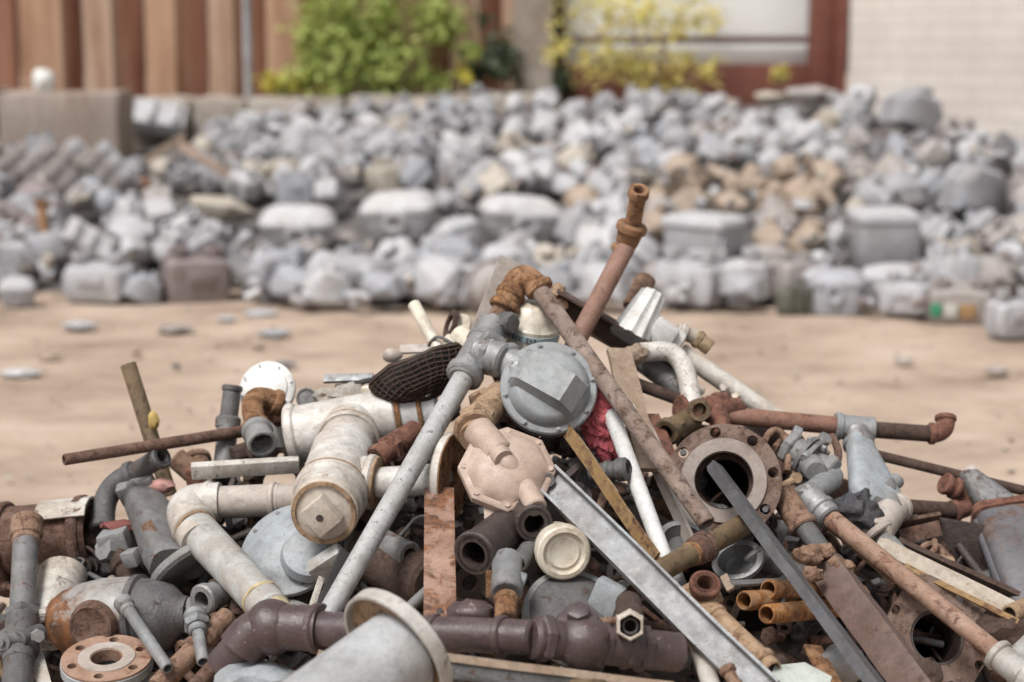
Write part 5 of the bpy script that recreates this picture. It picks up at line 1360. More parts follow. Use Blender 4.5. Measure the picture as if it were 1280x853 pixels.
def proto_stone(mt, seed=0):
    m = LP(); rg = random.Random(len(mt.name) * 7 + seed)
    for _ in range(16):
        v = Vector((rg.gauss(0, 1), rg.gauss(0, 1), rg.gauss(0, 1))).normalized() * rg.uniform(.38, .52)
        m.bm.verts.new(Vector((v.x * 1.1, v.y * .95, v.z * .8)))
    h = bmesh.ops.convex_hull(m.bm, input=list(m.bm.verts))
    bmesh.ops.delete(m.bm, geom=[v for v in m.bm.verts if not v.link_faces], context='VERTS')
    bmesh.ops.bevel(m.bm, geom=list(m.bm.edges), offset=.018, segments=1, affect='EDGES')
    return [('', m.local('stone', mt))]
def proto_wedge(mt):
    out = []
    m = LP(); P = [(-.5, -.36), (.42, -.36), (.5, -.1), (.3, .34), (-.2, .4), (-.5, .1)]
    m.loft([[Vector((x * s, y, z * s)) for x, z in P] for y, s in ((-.34, .8), (-.26, 1), (.26, 1), (.34, .8))]); out.append(('body', m.local('body', mt)))
    m = LP(); m.loft([[Vector((x * 1.07, y, z * 1.07)) for x, z in P] for y in (-.04, .04)]); out.append(('seam_flange', m.local('seam_flange', mt)))
    m = LP(); m.lathe(Vector((.1, 0, .33)), Vector((.15, 0, 1)), [(0, .12), (.12, .12), (.12, .15), (.2, .15), (.2, 0)], 14); out.append(('port', m.local('port', mt)))
    return out
def proto_case(mt):
    out = []
    def rz(z, sx, sy, e=.22): return [Vector((p.x, p.z, z)) for p in rr_ring(0, sx, sy, e)]
    m = LP().loft([rz(-.46, .84, .78), rz(-.43, .88, .82), rz(.26, .95, .88), rz(.28, .95, .88)]); out.append(('body', m.local('body', mt)))
    m = LP().loft([rz(.27, 1.02, .95), rz(.36, 1.02, .95), rz(.40, .96, .9), rz(.44, .8, .74), rz(.455, .4, .4)]); out.append(('lid', m.local('lid', mt)))
    m = LP()
    for z_ in (-.36, .18): m.box(Vector((.46, 0, z_)), Vector((1, 0, 0)), Vector((0, 1, 0)), (.06, .7, .07), .012)
    for y_ in (-.33, .33): m.box(Vector((.46, y_, -.09)), Vector((1, 0, 0)), Vector((0, 1, 0)), (.062, .07, .5), .012)
    out.append(('panel_frame', m.local('panel_frame', mt)))
    return out
def proto_slab(mt):
    m = LP()
    m.box(Vector((0, 0, 0)), Vector((1, 0, 0)), Vector((0, 1, 0)), (1, .7, .14), .03)
    for s in (-.35, 0, .35): m.box(Vector((s, -.02, .09)), Vector((1, 0, 0)), Vector((0, 1, 0)), (.08, .6, .08), .02)
    return [('', m.local('slab', mt))]

mk = dict(scale=9, bump=.5, rough=.6, wear=.5)
mat('meter pale', (192, 193, 199), (210, 210, 213), rust=.08, chip=.1, dirt=.28, **mk)
mat('meter grey', (166, 167, 173), (188, 188, 192), rust=.1, chip=.1, dirt=.3, **mk)
mat('meter blue', (168, 171, 179), (188, 190, 196), rust=.08, chip=.1, dirt=.25, **mk)
mat('meter dark', (112, 112, 117), (136, 135, 138), rust=.2, dirt=.5, **mk)
mat('meter beige', (192, 182, 168), (206, 197, 185), rust=.1, dirt=.3, **mk)
mat('meter white', (206, 206, 210), (222, 221, 222), rust=.06, dirt=.3, **mk)
mat('meter brown', (176, 156, 138), (192, 174, 157), rust=.15, dirt=.3, **mk)
mat('meter taupe', (170, 162, 160), (188, 181, 178), rust=.12, dirt=.3, **mk)
mat('meter purple', (148, 136, 136), (166, 154, 154), rust=.12, dirt=.4, **mk)
mat('meter olive', (92, 92, 84), (112, 112, 102), rust=.12, dirt=.4, **mk)
mat('orange dirt', (196, 120, 66), (208, 140, 88), rust=.1, dirt=.2, **mk)
MW = {'meter pale': 'pale grey', 'meter grey': 'mid grey', 'meter blue': 'blue grey', 'meter dark': 'dark grey', 'meter beige': 'beige', 'meter white': 'whitish', 'meter brown': 'brown', 'meter taupe': 'grey brown', 'meter purple': 'purple grey', 'meter olive': 'dark olive'}
PROT = {}
def proto(kind, mn):
    if (kind, mn) not in PROT:
        PROT[(kind, mn)] = {'case': proto_case, 'boxy': proto_boxy, 'domed': proto_domed, 'round': proto_round, 'cast': proto_cast, 'stone': proto_stone, 'wedge': proto_wedge, 'slab': proto_slab}[kind](M[mn])
    return PROT[(kind, mn)]
JOINED = {}
def joined(kind, mn):
    """one mesh of the whole shape for the far copies"""
    if (kind, mn) not in JOINED:
        bmj = bmesh.new()
        for nm, me in proto(kind, mn): bmj.from_mesh(me)
        me2 = bpy.data.meshes.new(kind + '_meter'); bmj.to_mesh(me2); bmj.free()
        me2.materials.append(M[mn])
        me2.set_sharp_from_angle(angle=math.radians(40))
        JOINED[(kind, mn)] = me2
    return JOINED[(kind, mn)]
def meter(kind, mn, loc, size, rot, label, group=None, detail=True, cat='gas meter', name=None, scl=(1, 1, 1)):
    name = name or {'case': 'meter_case', 'boxy': 'box_meter', 'domed': 'domed_meter', 'round': 'round_meter', 'cast': 'cast_meter', 'stone': 'stone', 'wedge': 'angular_meter', 'slab': 'slab'}[kind]
    parts = proto(kind, mn)
    if len(parts) == 1 or not detail:
        o = bpy.data.objects.new(name, parts[0][1] if len(parts) == 1 else joined(kind, mn)); COL.objects.link(o)
        root = o
    else:
        root = bpy.data.objects.new(name, None); root.empty_display_size = .05; COL.objects.link(root)
        for nm, me in parts:
            c = bpy.data.objects.new(nm, me); COL.objects.link(c); c.parent = root
    root.location = loc; root.rotation_euler = rot
    root.scale = (size * scl[0], size * scl[1], size * scl[2])
    tag(root, label, cat, group)
    return root
GP = 'old meters piled in the bank'
def spec(kind, mn, x, y, wpx, rot, label, off=0.0, cat='gas meter', name=None, scl=(1, 1, 1), d=None):
    p = at(x, y, (d if d else bank(x, y) - off))
    s = wpx * (p - CAM).dot(FWD) / F
    SPX.append((x, y, wpx * .55 * scl[0], wpx * .42 * scl[2]))
    return meter(kind, mn, p, s, [math.radians(v) for v in rot], label, None, True, cat, name, scl)
SPX = []
spec('case', 'meter pale', 880, 302, 84, (0, 2, -34), 'large pale grey box with a recessed side panel right of the upright rusty pipe top', .3, scl=(1.05, 1.0, .92), name='meter_case')
spec('case', 'meter pale', 1104, 296, 80, (2, 0, 4), 'large smooth pale grey box with an overhanging lid on the right of the bank', .3, scl=(1, .9, 1.0), name='meter_case')
spec('domed', 'meter white', 372, 284, 96, (8, 0, 4), 'wide whitish domed meter left of the other two white domes in mid bank', .1, scl=(1, .8, .8))
spec('domed', 'meter white', 500, 268, 98, (6, -4, -10), 'middle whitish domed meter with a round port facing the camera', .1, scl=(1, .8, .85))
spec('domed', 'meter white', 650, 272, 104, (4, 5, 14), 'wide whitish domed meter just left of the upright rusty pipe', .1, scl=(1, .8, .75))
spec('stone', 'meter beige', 280, 260, 88, (0, 10, 20), 'large rounded beige meter left of the wide white domes', .08, scl=(1, .8, .7))
spec('boxy', 'meter purple', 244, 352, 82, (6, 2, 24), 'purple grey box shaped meter in the front row on the left', .05, scl=(1, 1, .95))
spec('slab', 'meter white', 112, 302, 66, (50, 32, 20), 'whitish flat plate leaning at the left of the bank', .1, cat='plate', scl=(1, .8, 1.4))
spec('domed', 'meter pale', 22, 364, 46, (5, 0, 8), 'small pale grey box shaped meter at the far left end of the front row', .25, scl=(1, 1, 1.1))
spec('cast', 'meter olive', 992, 376, 54, (0, 5, 20), 'dark olive meter on the sand in the front row right of centre', .1)
spec('boxy', 'meter taupe', 1200, 380, 76, (12, 0, -14), 'grey brown box meter with green and white stickers in the front row on the right', .1, scl=(1.05, .9, .75))
spec('boxy', 'meter pale', 1264, 398, 58, (5, 0, 20), 'pale grey box meter nearest the right edge in the front row', .3, scl=(1, 1, 1.1))
spec('stone', 'orange dirt', 175, 230, 30, (0, 0, 0), 'small orange lump among the grey meters on the upper left', .12, cat='lump', name='orange_lump')
spec('wedge', 'meter grey', 1216, 238, 86, (0, 10, 30), 'large mid grey boulder like meter on the right slope of the bank', .1, scl=(1, .9, .9))
spec('wedge', 'meter grey', 1142, 140, 82, (0, 15, 30), 'big angular grey concrete chunk at the top right of the bank', .1, cat='concrete chunk', name='concrete_chunk', scl=(1, .8, .75))
spec('slab', 'meter pale', 190, 146, 84, (35, 8, 8), 'dark edged tilted concrete slab on the top left of the bank', .1, cat='slab', name='concrete_slab', scl=(1, .8, 1.6))
spec('stone', 'meter taupe', 1018, 118, 76, (0, 0, 10), 'smooth grey brown boulder at the top of the bank under the red steel post', .1, cat='boulder', name='boulder', scl=(1, .8, .6))
spec('stone', 'meter beige', 965, 122, 66, (0, 0, 40), 'flat beige boulder at the top of the bank left of the smooth boulder', .1, cat='boulder', name='boulder', scl=(1, .8, .5))
spec('boxy', 'meter white', 1052, 295, 34, (10, 20, 30), 'small whitish meter piece touching the left side of the lidded box', .12)
spec('boxy', 'meter beige', 1070, 262, 26, (20, 30, 60), 'small cream meter piece above the lidded box on the right', .12)
spec('boxy', 'meter pale', 125, 352, 84, (5, 0, -14), 'broad pale grey box meter in the front row left of the purple grey one', .1, scl=(1, .9, .75))
spec('wedge', 'meter blue', 180, 362, 46, (0, 30, 20), 'blue grey angular meter leaning against the purple grey box', .1)
# rusty upright post and leaning stick on the left
m = MB(); m.lathe(at(56, 310, 9.4), at(52, 252, 9.5) - at(56, 310, 9.4), [(0, .028), (.24, .028), (.25, .045), (.27, .045), (.27, 0)], 14); m.thing('iron_post', M['orange rust'], 'short rusty post sticking up at the left of the meter bank', 'post', at(56, 310, 9.4))
m = MB(); m.box(at(205, 186, 10.7), RGT - UPV * -.62, Vector((0, 0, 1)), (.30, .04, .04), .004); m.thing('wood_stick', M['weathered wood'], 'short brown wooden stick lying across the upper left of the bank', 'stick', at(205, 186, 10.7))
m = MB(); m.box(at(255, 200, 10.4), RGT - UPV * .6, Vector((0, 0, 1)), (.34, .05, .05), .004); m.thing('wood_lath', M['beige paint'], 'pinkish tan lath lying below the brown stick on the upper left', 'lath', at(255, 200, 10.4))
# stickers of the box with stickers
# (flat labels on the front face)
st = [o for o in scene.objects if o.get('label', '').startswith('grey brown box meter with green')][0]
mat('green sticker', (60, 160, 120), (80, 176, 136), scale=20, dirt=.1, bump=0)
mat('white sticker', (224, 230, 222), (236, 238, 232), scale=20, dirt=.1, bump=0)
mat('tan sticker', (184, 148, 104), (198, 162, 118), scale=20, dirt=.1, bump=0)
for nm, mt, cx_, sx, sz in (('sticker', 'green sticker', -.36, .16, .3), ('sticker', 'white sticker', -.14, .2, .3), ('sticker', 'tan sticker', .12, .24, .34)):
    l = LP(); l.box(Vector((cx_, -.395, .0)), Vector((1, 0, 0)), Vector((0, 1, 0)), (sx, .03, sz), .004)
    c = bpy.data.objects.new(nm, l.local(nm, M[mt])); COL.objects.link(c); c.parent = st

# stack of tilted slabs upper left
rs = random.Random(5)
for q in range(13):
    x = 14 + q * 11.5; y = 222 + rs.uniform(-8, 8) - (q % 3) * 8
    s = .24
    p = at(x, y, bank(x, y) - .12)
    meter('slab', rs.choice(['meter taupe', 'meter pale', 'meter taupe']), p, s, (math.radians(72 + rs.uniform(-6, 6)), math.radians(50 + rs.uniform(-7, 7)), math.radians(20 + rs.uniform(-8, 8))),
          'grey ribbed plate in the leaning row of plates at the upper left of the bank', 'ribbed plates leaning in a row', True, 'plate', 'ribbed_plate', (1.1, .8, .8))
    SPX.append((x, y, 7, 17))

# ---- the other meters
rb = random.Random(11)
rowsY = [(1.0, 70), (.915, 63), (.83, 57), (.75, 52), (.67, 49), (.595, 46), (.525, 44), (.455, 42), (.39, 41), (.325, 40), (.26, 39), (.195, 38), (.13, 37), (.06, 36)]
REST = {}
BW = [('green bush', 470), ('yellow bush', 805), ('cream block wall', 1180), ('sheet pile wall', 150), ('concrete column', 655), ('red steel post', 1035)]
def below(x):
    return min(BW, key=lambda b: abs(b[1] - x))[0]
count = 0
lab_used = {}
cells = []
for ri, (t_, w) in enumerate(rowsY):
    n = int(1390 / (w * (.90 if ri < 2 else 1.0)))
    for i in range(n):
        x = -50 + 1390 * (i + .5) / n + rb.uniform(-.22, .22) * w + (ri % 2) * w * .4
        y = yt(x) + (yb(x) - yt(x)) * t_ + rb.uniform(-5, 5) - w * .28
        cells.append((ri, x, y, w * rb.uniform(.86, 1.26)))
for q in range(190):      # the bank goes on past both edges of the picture
    x = rb.uniform(-400, -60) if q % 2 else rb.uniform(1345, 1560)
    t_ = rb.random(); cells.append((9, x, yt(x) + (yb(x) - yt(x)) * t_ - 14, 36 + 26 * t_))
for ri, x, y, w in cells:
    if any(abs(x - sx) < rx + w * .10 and -ry - w * .05 < y - sy < ry + w * .14 for sx, sy, rx, ry in SPX): continue
    front = ri < 2
    k = rb.random()
    kind = 'boxy' if k < .40 else 'domed' if k < .52 else 'round' if k < .60 else 'cast' if k < .66 else 'wedge' if k < .86 else 'stone'
    brown = (790 < x < 1050 and 208 < y < 305) or (690 < x < 800 and 225 < y < 285 and rb.random() < .5)
    if brown: mn = rb.choice(['meter brown', 'meter brown', 'meter beige', 'meter taupe', 'meter brown']); kind = rb.choice(['cast', 'stone', 'wedge', 'stone'])
    elif x < 150 and y < 300: mn = rb.choice(['meter grey', 'meter taupe', 'meter blue', 'meter purple'])
    elif x > 1050 and y < 300: mn = rb.choice(['meter grey', 'meter dark', 'meter blue', 'meter pale', 'meter taupe'])
    else: mn = rb.choice(['meter pale', 'meter pale', 'meter grey', 'meter blue', 'meter grey', 'meter pale', 'meter taupe', 'meter beige', 'meter white', 'meter pale'] + (['meter dark'] if front else []))
    p = at(x, y, bank(x, y) - rb.uniform(.0, .08))
    s = w * bank(x, y) / F
    if front: rot = (rb.uniform(-.15, .2), rb.uniform(-.15, .15), rb.uniform(-.7, .7))
    else: rot = (rb.uniform(-.9, .9), rb.uniform(-.9, .9), rb.uniform(0, 6.3))
    if ri == 0: p.z = max(p.z, s * .36)
    row = ['on the sand', 'in the second row'][ri] if front else ('low in the bank' if ri < 5 else 'in mid bank' if ri < 9 else 'along the bank top')
    kw = {'boxy': 'box shaped meter', 'domed': 'lidded meter', 'round': 'round meter', 'cast': 'ribbed cast meter', 'wedge': 'angular meter', 'stone': 'rounded stony lump'}[kind]
    lb = '%s %s %s below the %s' % (MW[mn], kw, row, below(x))
    if count >= 290 or x < -58 or x > 1342:      # the smallest ones along the crest
        bmr = REST.setdefault(mn, bmesh.new()); me_ = joined(kind, mn) if len(proto(kind, mn)) > 1 else proto(kind, mn)[0][1]
        from mathutils import Euler
        n0 = len(bmr.verts); bmr.from_mesh(me_); bmr.verts.ensure_lookup_table()
        mx = Matrix.Translation(p) @ Euler(rot).to_matrix().to_4x4() @ Matrix.Diagonal((s, s, s * .9, 1))
        bmesh.ops.transform(bmr, matrix=mx, verts=bmr.verts[n0:])
        continue
    meter(kind, mn, p, s, rot, lb, GP, ri < 4, 'gas meter' if kind != 'stone' else 'rubble lump', scl=(1, rb.uniform(.85, 1.15), rb.uniform(.8, 1.15)))
    lab_used[lb] = lab_used.get(lb, 0) + 1
    count += 1
bmj = bmesh.new(); mats_ = []
for mn, b_ in REST.items():
    tmp = bpy.data.meshes.new('tmp'); b_.to_mesh(tmp); b_.free()
    n0 = len(bmj.faces); bmj.from_mesh(tmp); bmj.faces.ensure_lookup_table(); mats_.append(M[mn])
    for f in bmj.faces[n0:]: f.material_index = len(mats_) - 1; f.smooth = True
    bpy.data.meshes.remove(tmp)
# chips and fragments between the meters
for q in range(1300):
    x = rb.uniform(-60, 1340); t_ = rb.random(); y = yt(x) + (yb(x) - yt(x)) * t_
    if any(abs(x - sx) < rx + 8 and -ry < y - sy < ry + 12 for sx, sy, rx, ry in SPX): continue
    p = BK(x, y, -.02 - rb.uniform(0, .06)); n0 = len(bmj.verts)
    bmesh.ops.create_cube(bmj, size=1, matrix=Matrix.Translation(p) @ Matrix.Rotation(rb.uniform(0, 6), 4, Vector((rb.random(), rb.random(), rb.random())).normalized()) @ Matrix.Diagonal((rb.uniform(.03, .10), rb.uniform(.02, .06), rb.uniform(.01, .04), 1)))
    bmj.faces.ensure_lookup_table(); mi = rb.randrange(len(mats_))
    for f in bmj.faces[-6:]: f.material_index = mi
me_ = bpy.data.meshes.new('meter_rubble'); bmj.to_mesh(me_); bmj.free()
for m_ in mats_: me_.materials.append(m_)
me_.set_sharp_from_angle(angle=math.radians(40))
o = bpy.data.objects.new('meter_rubble', me_); COL.objects.link(o)
tag(o, 'mass of small grey meters and fragments running along the crest of the bank', 'rubble', kind='stuff')
print('meters', count, 'labels', len(lab_used))

# ---- debris on the sand
DB = [(25, 466, 46, 'meter white', 'whitish flat scrap on the sand at the far left edge'), (98, 407, 42, 'meter pale', 'pale flat scrap on the sand below the left end of the meters'), (218, 411, 46, 'meter taupe', 'flat grey brown scrap on the sand below the purple grey meter'),
      (342, 416, 40, 'meter blue', 'blue grey flat plate on the sand left of the heap top'), (326, 392, 40, 'meter pale', 'pale lump on the sand close under the front row of meters'), (282, 398, 24, 'meter pale', 'small pale lump on the sand left of the pale lump'),
      (356, 455, 30, 'meter dark', 'thin dark plate on the sand above the white round cover'), (322, 432, 16, 'meter brown', 'small brown stone on the sand below the blue grey plate'), (220, 458, 13, 'meter dark', 'small dark stone on the sand right of the olive brown pipe'),
      (60, 444, 30, 'meter brown', 'brown scrap on the sand above the long thin level pipe'), (170, 440, 16, 'meter brown', 'brown stone on the sand above the olive brown pipe'), (1130, 450, 26, 'meter taupe', 'thin grey brown scrap on the sand right of the heap'), (1246, 462, 30, 'meter taupe', 'longer grey brown scrap on the sand near the right edge'),
      (1215, 587, 14, 'meter white', 'small whitish stone on the sand above the neck of the canister'), (995, 470, 12, 'meter beige', 'tiny beige stone on the sand behind the white pipe')]
for q, (x, y, w, mn, lb) in enumerate(DB):
    p = on_ground(x, y, .01); s = w * (p - CAM).dot(FWD) / F
    m = MB(); m.blob(Vector((0, 0, 0)), s * .5, 3, .35, seed=q + 60, scale=(1, .7, .22 if w > 20 else .5)); m.bm.transform(Matrix.Translation(p))
    m.thing('scrap_plate' if w > 20 else 'small_stone', M[mn], lb, 'scrap' if w > 20 else 'stone', p, 'litter on the sand')
mm = MB()
for q in range(700):
    x = rb.uniform(-3.2, 3.6); y = rb.uniform(4.2, 8.6)
    r = rb.choice([.004, .005, .006, .008, .011])
    mm.blob(Vector((x, y, r * .3)), r, 1, .4, seed=q, scale=(1.2, 1, .6))
o = mm.obj('gravel', [M['meter beige'], M['meter brown'], M['meter taupe']], None, Vector())
for p in o.data.polygons: p.material_index = int(abs(p.center.x * 37 + p.center.y * 11)) % 3
tag(o, 'scattered tiny pebbles on the sandy yard', 'gravel', kind='stuff')

# ---- concrete blocks behind the bank
mat('concrete', (176, 166, 156), (196, 188, 178), scale=3.5, rough=.9, dirt=.5, bump=.5)
mat('concrete taupe', (168, 152, 142), (184, 170, 160), scale=3.5, rough=.9, dirt=.5, bump=.5, stretch=(3, 3, .6))
def on_y(x, y, yp):
    v = FWD + RGT * ((x - 640) / F) + UPV * (-(y - 426.5) / F)
    return CAM + v * ((yp - CAM.y) / v.y)
def block(x0, x1, y0, y1, d, mn, lb, depth=.5):
    a = at(x0, y0, d); b = at(x1, y0, d); c = at((x0 + x1) / 2, y1, d)
    hgt = a.z + .02
    m = MB(); ctr = Vector(((a.x + b.x) / 2, a.y + depth / 2, a.z - hgt / 2))
    m.box(ctr, Vector((1, 0, 0)), Vector((0, 1, 0)), (b.x - a.x, depth, hgt), .035)
    bmesh.ops.subdivide_edges(m.bm, edges=list(m.bm.edges), cuts=5, use_grid_fill=True); m.jitter(.022, 4.5, x0)
    m.thing('concrete_block', M[mn], lb, 'concrete block', Vector((ctr.x, a.y, 0)), 'concrete blocks behind the meters')
block(-160, -8, 112, 190, 10.9, 'concrete taupe', 'taupe concrete block cut off by the left edge')
block(-5, 146, 116, 190, 10.8, 'concrete taupe', 'large taupe concrete block nearest the left edge behind the meters')
block(150, 236, 124, 160, 11.9, 'concrete', 'pale concrete block right of the large taupe block')
block(239, 306, 123, 160, 11.9, 'concrete', 'pale concrete block left of the thin grey pole')
block(310, 430, 123, 150, 11.9, 'concrete', 'pale concrete block under the left side of the green bush')
block(433, 560, 121, 150, 11.9, 'concrete', 'pale concrete block under the right side of the green bush')
block(563, 700, 117, 150, 11.9, 'concrete', 'pale concrete block under the concrete column')
m = MB(); m.blob(at(55, 103, 11.1), .085, 3, .2, seed=3, scale=(.85, .8, 1.0)); m.thing('white_bag', M['bright white plastic'], 'small white bag standing on the large taupe concrete block', 'bag', at(55, 112, 11.1))

# ---- sheet pile wall
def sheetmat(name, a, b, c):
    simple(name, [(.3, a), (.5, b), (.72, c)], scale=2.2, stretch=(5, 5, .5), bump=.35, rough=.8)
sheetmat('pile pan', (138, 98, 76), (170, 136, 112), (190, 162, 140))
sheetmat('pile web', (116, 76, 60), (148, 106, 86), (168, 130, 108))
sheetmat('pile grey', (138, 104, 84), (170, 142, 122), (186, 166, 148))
t = T('sheet_pile_wall', 'rusty corrugated sheet pile wall with faded tan pans along the back left', 'wall', at(300, 130, 12.9))
# (x px start, x px end, depth start, depth end, material, part)
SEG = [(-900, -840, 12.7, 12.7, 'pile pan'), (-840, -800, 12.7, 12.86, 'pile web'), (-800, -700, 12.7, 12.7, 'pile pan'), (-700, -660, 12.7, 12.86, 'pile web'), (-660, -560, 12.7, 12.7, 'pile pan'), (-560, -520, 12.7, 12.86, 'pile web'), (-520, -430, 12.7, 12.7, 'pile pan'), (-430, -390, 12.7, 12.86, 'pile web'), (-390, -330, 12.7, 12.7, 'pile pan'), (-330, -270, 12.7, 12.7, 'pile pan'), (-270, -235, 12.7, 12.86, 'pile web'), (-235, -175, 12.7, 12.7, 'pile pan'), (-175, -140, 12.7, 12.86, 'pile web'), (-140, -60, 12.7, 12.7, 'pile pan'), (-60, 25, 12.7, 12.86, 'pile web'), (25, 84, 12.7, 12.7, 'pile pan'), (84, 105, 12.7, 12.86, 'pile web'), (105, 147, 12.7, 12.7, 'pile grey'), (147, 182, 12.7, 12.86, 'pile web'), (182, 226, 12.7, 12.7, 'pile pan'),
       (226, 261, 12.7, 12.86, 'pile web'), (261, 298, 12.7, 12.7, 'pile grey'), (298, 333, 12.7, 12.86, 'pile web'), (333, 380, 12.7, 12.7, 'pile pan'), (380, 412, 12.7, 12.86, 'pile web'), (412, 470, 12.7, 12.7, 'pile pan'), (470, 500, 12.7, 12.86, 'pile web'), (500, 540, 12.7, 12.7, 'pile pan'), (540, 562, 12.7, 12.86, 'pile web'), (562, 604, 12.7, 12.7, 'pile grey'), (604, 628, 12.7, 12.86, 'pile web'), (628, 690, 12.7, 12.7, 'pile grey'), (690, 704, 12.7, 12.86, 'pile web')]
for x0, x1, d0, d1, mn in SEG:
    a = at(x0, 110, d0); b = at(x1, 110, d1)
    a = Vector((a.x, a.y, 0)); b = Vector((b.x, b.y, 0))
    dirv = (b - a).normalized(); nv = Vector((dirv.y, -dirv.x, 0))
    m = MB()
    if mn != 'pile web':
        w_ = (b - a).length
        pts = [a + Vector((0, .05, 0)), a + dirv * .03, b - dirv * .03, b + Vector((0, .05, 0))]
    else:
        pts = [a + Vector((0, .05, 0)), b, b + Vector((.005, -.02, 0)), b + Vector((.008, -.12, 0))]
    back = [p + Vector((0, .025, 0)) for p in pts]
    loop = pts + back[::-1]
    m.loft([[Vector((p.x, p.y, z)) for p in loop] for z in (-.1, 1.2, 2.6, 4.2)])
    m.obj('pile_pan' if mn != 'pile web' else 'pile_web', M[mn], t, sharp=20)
m = MB(); m.lathe(at(312, 160, 12.3), Vector((0, 0, 1)), [(-.9, .028), (3.0, .028), (3.0, 0)], 14); m.thing('thin_pole', M['meter blue'], 'thin blue grey pole standing before the sheet pile wall', 'pole', at(312, 160, 12.3))
# concrete column
a, b = at(642, 110, 12.55), at(690, 110, 12.55)
m = MB(); m.box(Vector(((a.x + b.x) / 2, a.y, 2.0)), Vector((1, 0, 0)), Vector((0, 1, 0)), (b.x - a.x, .25, 4.1), .02); m.thing('concrete_column', M['concrete'], 'greyish concrete column between the green and the yellow bush', 'column', Vector(((a.x + b.x) / 2, a.y, 0)))
# ---- red steel frame with white panels
mat('red steel', (116, 62, 48), (138, 80, 64), rust=.2, scale=4, rough=.6, dirt=.2, bump=.2, rcols=((96, 50, 38), (130, 76, 58), (76, 44, 36)))
mat('dark steel', (74, 60, 56), (92, 76, 70), scale=6, rough=.6)
mat('white panel', (266, 268, 267), (274, 275, 274), scale=2, rough=.55, dirt=0, bump=.03, wear=.1, grit=0)
mat('rail rust', (96, 64, 54), (120, 84, 70), scale=6, rough=.7)
t = T('steel_gate', 'red brown steel frame with white panels behind the yellow bush', 'gate', at(860, 120, 12.6))
def rect(mb, x0, x1, y0, y1, d, th):
    yp = at(x0, 100, d).y
    a = on_y(x0, y0, yp); c = on_y(x0, y1, yp); a.x = at(x0, 100, d).x; b = at(x1, 100, d)
    mb.box(Vector(((a.x + b.x) / 2, a.y + th / 2, (a.z + c.z) / 2)), Vector((1, 0, 0)), Vector((0, 1, 0)), (b.x - a.x, th, a.z - c.z), .008)
    return mb
rect(MB(), 1013, 1042, -500, 330, 12.50, .18).obj('post', M['red steel'], t)
rect(MB(), 1044, 1058, -500, 330, 12.44, .25).obj('side_post', M['red steel'], t)
rect(MB(), 704, 1012, 80, 175, 12.62, .14).obj('bottom_beam', M['red steel'], t)
rect(MB(), 704, 1012, 45.5, 54, 12.62, .06).obj('rail', M['rail rust'], t)
rect(MB(), 690, 706, -500, 330, 12.62, .12).obj('post', M['dark steel'], t)
rect(MB(), 707, 1011, -500, 47, 12.72, .04).obj('panel', M['white panel'], t)
rect(MB(), 707, 1011, 55, 80, 12.72, .04).obj('panel', M['white panel'], t)
# ---- cream block wall running towards the camera on the right
def wallmat():
    m = bpy.data.materials.new('cream block'); m.use_nodes = True
    nt = m.node_tree; N, L = nt.nodes, nt.links; bs = N['Principled BSDF']
    tc = N.new('ShaderNodeTexCoord'); br = N.new('ShaderNodeTexBrick')
    sp = N.new('ShaderNodeSeparateXYZ'); cb = N.new('ShaderNodeCombineXYZ')
    L.new(tc.outputs['Object'], sp.inputs[0]); L.new(sp.outputs['X'], cb.inputs['X']); L.new(sp.outputs['Z'], cb.inputs['Y'])
    L.new(cb.outputs[0], br.inputs['Vector'])
    br.inputs['Color1'].default_value = lin((212, 204, 198)); br.inputs['Color2'].default_value = lin((206, 198, 192)); br.inputs['Mortar'].default_value = lin((192, 184, 178))
    br.inputs['Scale'].default_value = 1.0; br.inputs['Brick Width'].default_value = .4; br.inputs['Row Height'].default_value = .1; br.inputs['Mortar Size'].default_value = .008
    n = N.new('ShaderNodeTexNoise'); n.inputs['Scale'].default_value = 1.3; n.inputs['Detail'].default_value = 8
    L.new(tc.outputs['Object'], n.inputs['Vector'])
    r = N.new('ShaderNodeValToRGB'); r.color_ramp.elements[0].color = (.86, .84, .82, 1); r.color_ramp.elements[0].position = .35; r.color_ramp.elements[1].color = (1, 1, 1, 1); r.color_ramp.elements[1].position = .65
    L.new(n.outputs[0], r.inputs[0])
    x = N.new('ShaderNodeMix'); x.data_type = 'RGBA'; x.blend_type = 'MULTIPLY'; x.inputs['Factor'].default_value = 1
    L.new(br.outputs['Color'], x.inputs['A']); L.new(r.outputs[0], x.inputs['B']); L.new(x.outputs['Result'], bs.inputs['Base Color'])
    b = N.new('ShaderNodeBump'); b.inputs['Strength'].default_value = .3; b.inputs['Distance'].default_value = .01
    L.new(br.outputs['Fac'], b.inputs['Height']); b.invert = True; L.new(b.outputs[0], bs.inputs['Normal'])
    bs.inputs['Roughness'].default_value = .9
    M['cream block'] = m
wallmat()
a = at(1060, 110, 12.45); b = at(1500, 110, 9.9)
a.z = b.z = 0
bm = bmesh.new(); dv = (b - a); L_ = dv.length
t_ = bmesh.new(); bmesh.ops.create_cube(t_, size=1)
for v in t_.verts: v.co = Vector(((v.co.x + .5) * L_, (v.co.y + .5) * .3, (v.co.z + .5) * 4.4))
me = bpy.data.meshes.new('block_wall'); t_.to_mesh(me); t_.free(); me.materials.append(M['cream block'])
o = bpy.data.objects.new('block_wall', me); COL.objects.link(o); o.location = a; o.rotation_euler = (0, 0, math.atan2(dv.y, dv.x))
tag(o, 'cream painted block wall filling the upper right behind the meters', 'wall')

